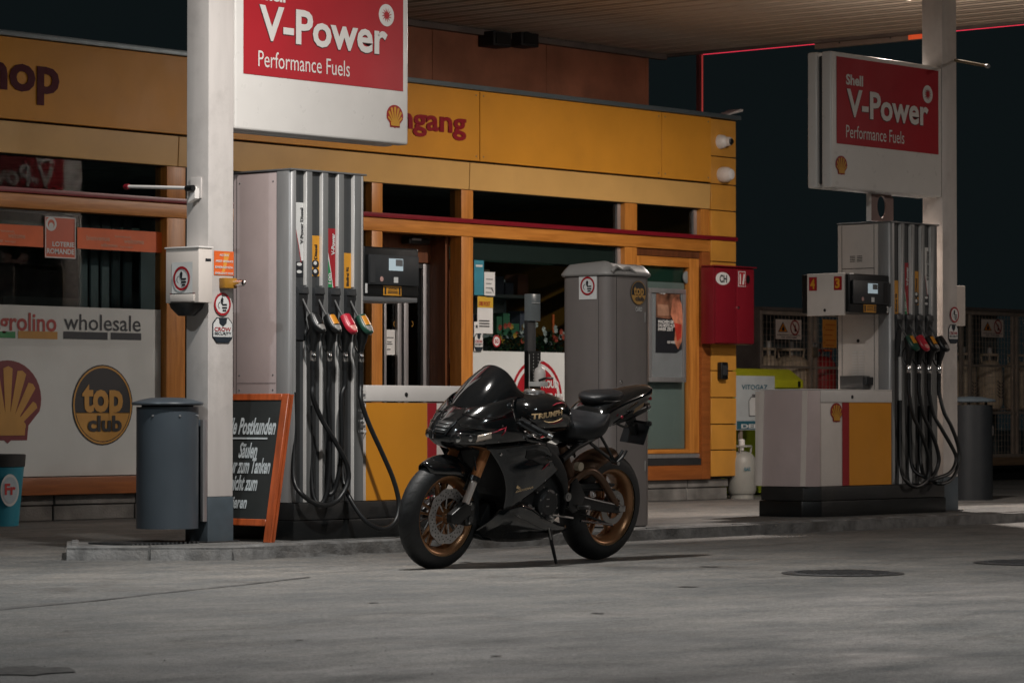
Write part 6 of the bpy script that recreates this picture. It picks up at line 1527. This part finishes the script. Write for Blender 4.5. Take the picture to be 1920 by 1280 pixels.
for k in range(7):
    a = 2*math.pi*k/7; MB().lathe([(.001, .0105), (.004, .0105)], (.665 + .042*math.cos(a), .042*math.sin(a), .965), 'z', 8).build('cap_bolt', CHROME, tank)
# side windows: project tank lettering onto the flank
def tank_y(x, z_):
    S_ = [(.865, .075, .80, .885, .45), (.845, .125, .765, .918, .5), (.79, .165, .745, .945, .5), (.71, .180, .735, .962, .5), (.63, .182, .735, .966, .5), (.56, .172, .735, .956, .5), (.50, .150, .735, .930, .45), (.45, .118, .735, .893, .4)]
    for i in range(len(S_) - 1):
        if S_[i][0] >= x >= S_[i+1][0]:
            q = (S_[i][0] - x)/(S_[i][0] - S_[i+1][0]); a = [S_[i][k]*(1 - q) + S_[i+1][k]*q for k in range(5)]
            zc = a[2] + (a[3] - a[2])*a[4]; h = (a[3] - zc) if z_ > zc else (zc - a[2]); r_ = min(.999, abs(z_ - zc)/h)
            return a[1]*(1 - r_**2.5)**(1/2.5)
    return .1
def tank_print(t_, x0, z0, x1, z1, hgt, m, bold, sh=0):
    cu = bpy.data.curves.new('txt', 'FONT'); cu.body = t_; cu.size = 1; cu.offset = bold; cu.resolution_u = 3; cu.shear = sh
    to = bpy.data.objects.new('txt', cu); COL.objects.link(to); dg = bpy.context.evaluated_depsgraph_get(); me = bpy.data.meshes.new_from_object(to.evaluated_get(dg)); bpy.data.objects.remove(to)
    bm = bmesh.new(); bm.from_mesh(me); bmesh.ops.triangulate(bm, faces=bm.faces); bmesh.ops.subdivide_edges(bm, edges=[e for e in bm.edges if e.calc_length() > .15], cuts=3)
    xs = [v.co.x for v in bm.verts]; ys = [v.co.y for v in bm.verts]; a0, a1, b0, b1 = min(xs), max(xs), min(ys), max(ys)
    bm.verts.ensure_lookup_table(); mb = MB(); vs = []
    for v in bm.verts:
        q = (v.co.x - a0)/(a1 - a0); r_ = (v.co.y - b0)/(b1 - b0); x = x0 + (x1 - x0)*q; z_ = z0 + (z1 - z0)*q + r_*hgt
        vs.append(Vector((x, tank_y(x, z_) + .0022, z_)))
    mb.add(vs, [[v.index for v in f_.verts] for f_ in bm.faces]); bm.free(); bpy.data.meshes.remove(me)
    return mb.build('lettering', m, tank)
tank_print('TRIUMPH', .832, .826, .628, .857, .030, GOLDL, .035)
MB().tube([(x, tank_y(x, z_) + .002, z_) for x, z_ in [(.76, .820), (.73, .813), (.69, .816), (.65, .826), (.625, .838)]], [.001, .0028, .003, .0028, .001], 8).build('swoosh_underline', GOLDL, tank)
MB().tube([(x, tank_y(x, z_) + .002, z_) for x, z_ in [(.72, .806), (.68, .808), (.64, .818), (.615, .830)]], [.001, .003, .003, .001], 8).build('red_swoosh', REDB, tank)
MB().tube([(x, tank_y(x, z_) + .002, z_) for x, z_ in [(.70, .905), (.66, .916), (.62, .920), (.58, .917)]], [.001, .004, .005, .001], 8).build('red_swoosh', REDB, tank)
# side logo on the fairing
dl = Dec((.985, .2105, .455), (-.985, .03, .17), (0, .10, 1), parent=bike)
dl.text('675', -.01, .13, 0, .042, GOLDL, 2, .05, name='fairing_lettering', shear=.3); dl.text('DAYTONA', -.01, .13, -.020, -.008, GOLDL, 2, .02, name='fairing_lettering', shear=.3)
dl.ring(.02, .014, .016, .019, GOLDL, 'fairing_logo_ring', 2, 20, 60, 300)

# ---- seats and tail
seat = body([(.455, .075, .70, .800, .6), (.425, .118, .69, .822, .6), (.36, .142, .68, .818, .62), (.30, .160, .68, .820, .62), (.24, .166, .69, .840, .62), (.185, .156, .70, .872, .65), (.145, .138, .72, .902, .65), (.115, .11, .75, .905, .6)], 'rider_seat', SEATM, pw=2.8)
pil = body([(.218, .030, .925, .938, .5), (.206, .062, .908, .950, .55), (.178, .090, .892, .962, .7), (.13, .108, .885, .970, .75), (.08, .114, .885, .974, .75), (.01, .100, .89, .978, .7), (-.06, .062, .935, .986, .5)], 'pillion_seat', SEATM, pw=2.6)
MB().tube(spline([(.20, .118, .925), (.10, .122, .925), (.0, .10, .932)]), .004, 8).build('seat_piping', PS, pil, smooth=True)
tail = body([(.40, .11, .66, .735, .6), (.33, .135, .655, .735, .6), (.25, .148, .675, .765, .6), (.21, .140, .70, .86, .6), (.19, .136, .71, .905, .66), (.11, .136, .735, .938, .68), (.03, .130, .775, .962, .66), (-.05, .120, .81, .982, .62), (-.13, .110, .845, .993, .6), (-.21, .098, .875, 1.006, .6), (-.28, .075, .905, 1.012, .6), (-.33, .048, .935, 1.010, .6), (-.352, .02, .96, 1.0, .6)], 'tail_cowl', PB, pw=2.3)
dt_ = Dec((-.06, .128, .868), (-.93, -.06, .37), (.37, .12, .93), parent=tail); dt_.poly([(0, -.012), (.10, -.008), (.115, .014), (.02, .012)], mat('tail_badge_gold', (.30, .20, .11), .35, metal=.3), 'tail_badge', 1)
MB().lathe([(.001, .006), (.009, .004), (.010, 0)], (.045, .137, .838), 'y', 12).build('tail_reflector', REDB, tail, smooth=True)
MB().box(-.325, -.300, -.05, .05, .925, .945).build('tail_light', mat('tail_lamp_red', (.30, .02, .02), .15), bike, bevel=.006)
# undertail exhaust
ex = body([(.06, .05, .755, .82, .5), (-.04, .065, .775, .86, .5), (-.16, .07, .805, .895, .5), (-.27, .062, .838, .918, .5), (-.31, .05, .85, .915, .5)], 'undertail_exhaust', PS, pw=2.1)
for sd in (-1, 1): MB().tube([(-.30, sd*.028, .884), (-.325, sd*.028, .890)], .019, 16).build('exhaust_tip', STL, ex, smooth=True)
# plate carrier
MB().prism([(-.15, .83), (-.21, .85), (-.285, .72), (-.265, .70), (-.20, .78)], -.022, .022, 'y').build('plate_bracket', PM, bike, bevel=.004)
pl = MB(); pc_ = Vector((-.262, 0, .735)); u_ = Vector((0, 1, 0)); w_ = Vector((-.34, 0, .94)).normalized(); nn_ = Vector((.94, 0, .34)).normalized()*.004
pl.poly3([pc_ + u_*a + w_*b for a, b in ((-.09, -.07), (.09, -.07), (.09, .07), (-.09, .07))], nn_).build('number_plate', mat('plate_back', (.055, .058, .062), .4, metal=.4), bike, bevel=.003)
MB().tube([(-.22, -.11, .80), (-.22, .11, .80)], .008, 8).build('indicator_bar', PM, bike)
for sd in (-1, 1): MB().lathe([(.001, -.02), (.014, -.012), (.015, .012), (.001, .02)], (-.22, sd*.125, .80), 'y', 14).build('indicator', PS, bike, smooth=True)
MB().tube(spline([(.0, .04, .80), (-.10, .05, .77), (-.20, .03, .78)]), .007, 8).build('plate_cable', PM, bike, smooth=True)

# ---- engine, frame, rear end
MB().prism([(1.0, .42), (.98, .62), (.80, .72), (.56, .68), (.47, .50), (.50, .28), (.62, .20), (.92, .20)], -.125, .125, 'y').build('engine_block', ENG, bike, bevel=.02)
for (x, z_, r_, yy) in [(.655, .360, .085, .175), (.80, .30, .06, .160), (.72, .46, .045, .150)]:
    c = MB().lathe([(.001, 0), (r_*.72, 0), (r_*.80, -.006), (r_*.95, -.010), (r_, -.018), (r_, -.06)], (x, yy, z_), 'y', 36).build('engine_cover', ENG, bike, smooth=True, ang=35)
    for k in range(6 if r_ > .05 else 4):
        a = 2*math.pi*k/(6 if r_ > .05 else 4) + .3; MB().lathe([(.001, .004), (.0055, .003), (.006, 0)], (x + r_*.9*math.cos(a), yy - .006, z_ + r_*.9*math.sin(a)), 'y', 8).build('cover_bolt', STL, c)
d_ = Dec((.675, .1765, .365), (-1, 0, 0), parent=bike); d_.rect(-.012, .012, .02, .026, STL, 'cover_mark', 1); d_.rect(-.010, .014, -.02, -.014, STL, 'cover_mark', 1)
for sd in (-1, 1):
    rings = []
    for (x, y, z_, h, w_) in [(1.06, .04, .77, .04, .015), (.98, .09, .755, .05, .02), (.88, .130, .715, .06, .022), (.76, .150, .660, .060, .022), (.64, .152, .600, .058, .024), (.55, .148, .53, .055, .026), (.495, .14, .44, .06, .03), (.49, .13, .36, .06, .03), (.50, .13, .31, .03, .02)]:
        rings.append([Vector((x - .0, sd*y + q*w_, z_ + p*h)) for p, q in ((1, .7), (.7, 1), (-.7, 1), (-1, .7), (-1, -.7), (-.7, -1), (.7, -1), (1, -.7))])
    MB().rings(rings).build('frame_spar', PM, bike, smooth=True, sub=1)
    MB().lathe([(.001, .0), (.012, 0), (.014, -.006), (.024, -.006), (.026, -.02)], (.492, sd*.178 if sd > 0 else -.158, .395), 'y', 24).build('pivot_cap', STL, bike, smooth=True)
    MB().tube([(.55, sd*.14, .60), (.42, sd*.13, .665), (.30, sd*.12, .70)], [.022, .018, .014], 10).build('subframe_tube', PS, bike, smooth=True)
    # rider foot peg and plate
    MB().prism([(.46, .47), (.42, .50), (.33, .40), (.36, .33), (.42, .30), (.47, .34)], sd*.150, sd*.160, 'y').build('heel_plate', PS, bike, bevel=.003)
    MB().tube([(.39, sd*.165, .335), (.39, sd*.245, .345)], .011, 10).build('foot_peg', STL, bike, smooth=True)
    # passenger hangers
    hg = MB().tube(spline([(.28, sd*.115, .69), (.19, sd*.14, .635), (.095, sd*.15, .585)]), .010, 8).build('passenger_hanger', PS, bike, smooth=True)
    MB().tube(spline([(.20, sd*.125, .725), (.15, sd*.14, .66), (.095, sd*.15, .59)]), .009, 8).build('hanger_stay', PS, hg, smooth=True)
    MB().tube(spline([(.095, sd*.15, .585), (.070, sd*.165, .62), (.050, sd*.17, .652)]), .009, 8).build('peg_loop', PS, hg, smooth=True)
    MB().tube(spline([(.095, sd*.175, .585), (.060, sd*.185, .62), (.040, sd*.19, .655)]), .008, 8).build('peg_loop', PS, hg, smooth=True)
    MB().tube([(.095, sd*.14, .580), (.095, sd*.185, .580)], .011, 10).build('peg_pivot', CHROME, hg, smooth=True)
# swing arm: main arm and arched brace
rings = []
for (x, z_, h, w_) in [(.52, .385, .04, .026), (.42, .375, .045, .026), (.30, .355, .040, .024), (.16, .335, .034, .022), (.04, .318, .032, .020), (-.03, .312, .026, .018), (-.05, .312, .014, .012)]:
    rings.append((x, z_, h, w_))
for sd in (-1, 1):
    MB().rings([[Vector((x, sd*.125 + q*w_, z_ + p*h)) for p, q in ((1, .7), (.7, 1), (-.7, 1), (-1, .7), (-1, -.7), (-.7, -1), (.7, -1), (1, -.7))] for (x, z_, h, w_) in rings]).build('swing_arm', PS, bike, smooth=True, sub=1)
    P_ = spline([(.47, sd*.125, .42), (.38, sd*.13, .500), (.28, sd*.132, .535), (.18, sd*.132, .490), (.08, sd*.13, .400), (.01, sd*.128, .335)], 5)
    MB().tube(P_, [.020 + .004*math.sin(math.pi*i/(len(P_) - 1)) for i in range(len(P_))], 10).build('swing_arm_brace', BRZD if sd > 0 else PS, bike, smooth=True)
    MB().tube([(0, sd*.10, .315), (0, sd*.158, .315)], .017, 14).build('axle_nut', STL, bike, smooth=True)
    MB().box(-.062, -.035, sd*.125 - .016, sd*.125 + .016, .295, .330).build('chain_adjuster', STL, bike, bevel=.004)
# chain, sprockets
MB().lathe([(.062, .094), (.098, .094), (.101, .097), (.098, .100), (.062, .100), (.062, .094)], RA, 'y', 48).build('rear_sprocket', STL, bike, smooth=True, ang=30)
for k in range(5):
    a = 2*math.pi*k/5; MB().tube([(RA[0] + .03*math.cos(a), .092, RA[2] + .03*math.sin(a)), (RA[0] + .066*math.cos(a), .096, RA[2] + .066*math.sin(a))], .008, 8).build('sprocket_arm', BRZD, bike)
ch = MB().tube([(0, .097, .315 + .101), (.50, .097, .425)], .0075, 6).build('chain', BLACKM, bike); 
MB().tube([(0, .097, .315 - .101), (.50, .097, .345)], .0075, 6).build('chain', BLACKM, bike)
MB().prism([(.42, .455), (.44, .425), (.10, .430), (.02, .440), (.02, .455), (.12, .460)], .088, .112, 'y').build('chain_guard', PM, bike, bevel=.003)
guard(RA, 58, -8, .332, .095, .06, 'rear_hugger', BRZD, endtaper=.7)
MB().tube([(.42, .148, .565), (.42, .182, .565)], .024, 20).build('shock_reservoir', mat('reservoir_beige', (.40, .33, .24), .4), bike, smooth=True)
MB().tube([(.30, .0, .48), (.40, .0, .66)], .035, 14).build('rear_shock', BRZD, bike, smooth=True)
MB().tube([(.43, .165, .275), (.64, .150, .300)], .006, 8).build('gear_rod', STL, bike, smooth=True)
MB().tube([(.66, .165, .285), (.66, .215, .285)], .009, 10).build('gear_pedal', STL, bike, smooth=True)
# rear caliper bracket and torque arm seen low behind the axle
MB().tube([(.34, .150, .255), (.06, .155, .225)], .007, 8).build('lower_stay', PG, bike, smooth=True)
# side stand
sf_ = MB().tube([(.615, .135, .285), (.605, .175, .14), (.595, .215, .030)], [.014, .011, .009], 10).build('side_stand', STEEL if False else PS, bike, smooth=True)
MB().box(.57, .635, .195, .245, .012, .026).build('stand_foot', PS, sf_, bevel=.004)
MB().tube([(.64, .15, .30), (.60, .15, .26)], .02, 12).build('stand_pivot', STL, sf_, smooth=True)
MB().tube(spline([(.66, .155, .29), (.63, .165, .22), (.612, .175, .16)]), .005, 8).build('stand_spring', STL, sf_, smooth=True)

# ---- bars and controls
for sd in (-1, 1):
    A_ = Vector((1.045, sd*.115, .845)); B_ = Vector((1.005, sd*.225, .822)); C_ = Vector((.915, sd*.335, .765))
    bar = MB().tube([A_, B_, C_], .0115, 12).build('handlebar', PS, bike, smooth=True)
    MB().tube([B_ + (C_ - B_)*.22, C_], .0165, 14).build('grip', RUB, bar, smooth=True)
    MB().tube([C_, C_ + (C_ - B_).normalized()*.028], [.017, .014], 14).build('bar_end', STL, bar, smooth=True)
    q = B_ + (C_ - B_)*.05; MB().tube([q - (C_ - B_).normalized()*.025, q + (C_ - B_).normalized()*.035], .024, 14).build('switch_pod', PS, bar, smooth=True)
    if sd > 0:
        MB().box(q.x - .03, q.x - .018, q.y - .01, q.y + .008, q.z - .002, q.z + .012).build('switch_button', mat('button_red', (.4, .02, .02), .4), bar, bevel=.002)
        MB().box(q.x - .028, q.x - .016, q.y - .032, q.y - .018, q.z - .002, q.z + .010).build('switch_button', mat('button_orange', (.5, .15, .02), .4), bar, bevel=.002)
    lv = spline([B_ + Vector((.02, -sd*.01, .0)), B_ + Vector((.045, sd*.03, -.012)), C_ + Vector((.052, -sd*.03, .002)), C_ + Vector((.050, sd*.0, -.002))])
    MB().tube(lv, [.007]*len(lv), 8).build('lever', PG, bar, smooth=True)
    MB().prism([(B_.x + .0, B_.y - .02), (B_.x + .04, B_.y - .02), (B_.x + .04, B_.y + .02), (B_.x + .0, B_.y + .02)], B_.z - .012, B_.z + .012).build('lever_clamp', PS, bar, bevel=.004)
MB().lathe([(.001, .05), (.022, .05), (.024, .04), (.022, 0), (.001, 0)], (1.045, -.16, .88), 'z', 18).build('brake_reservoir', PS, bike, smooth=True)
MB().lathe([(.001, .045), (.019, .045), (.020, .035), (.018, 0), (.001, 0)], (1.035, .165, .865), 'z', 18).build('clutch_reservoir', mat('reservoir_amber', (.30, .14, .08), .3), bike, smooth=True)
MB().tube(spline([(1.03, .20, .83), (1.10, .17, .80), (1.08, .12, .74), (1.02, .10, .72)]), .006, 8).build('control_cable', PM, bike, smooth=True)
MB().box(1.08, 1.10, -.075, .075, .885, .945).build('instrument_panel', PM, bike, bevel=.006)
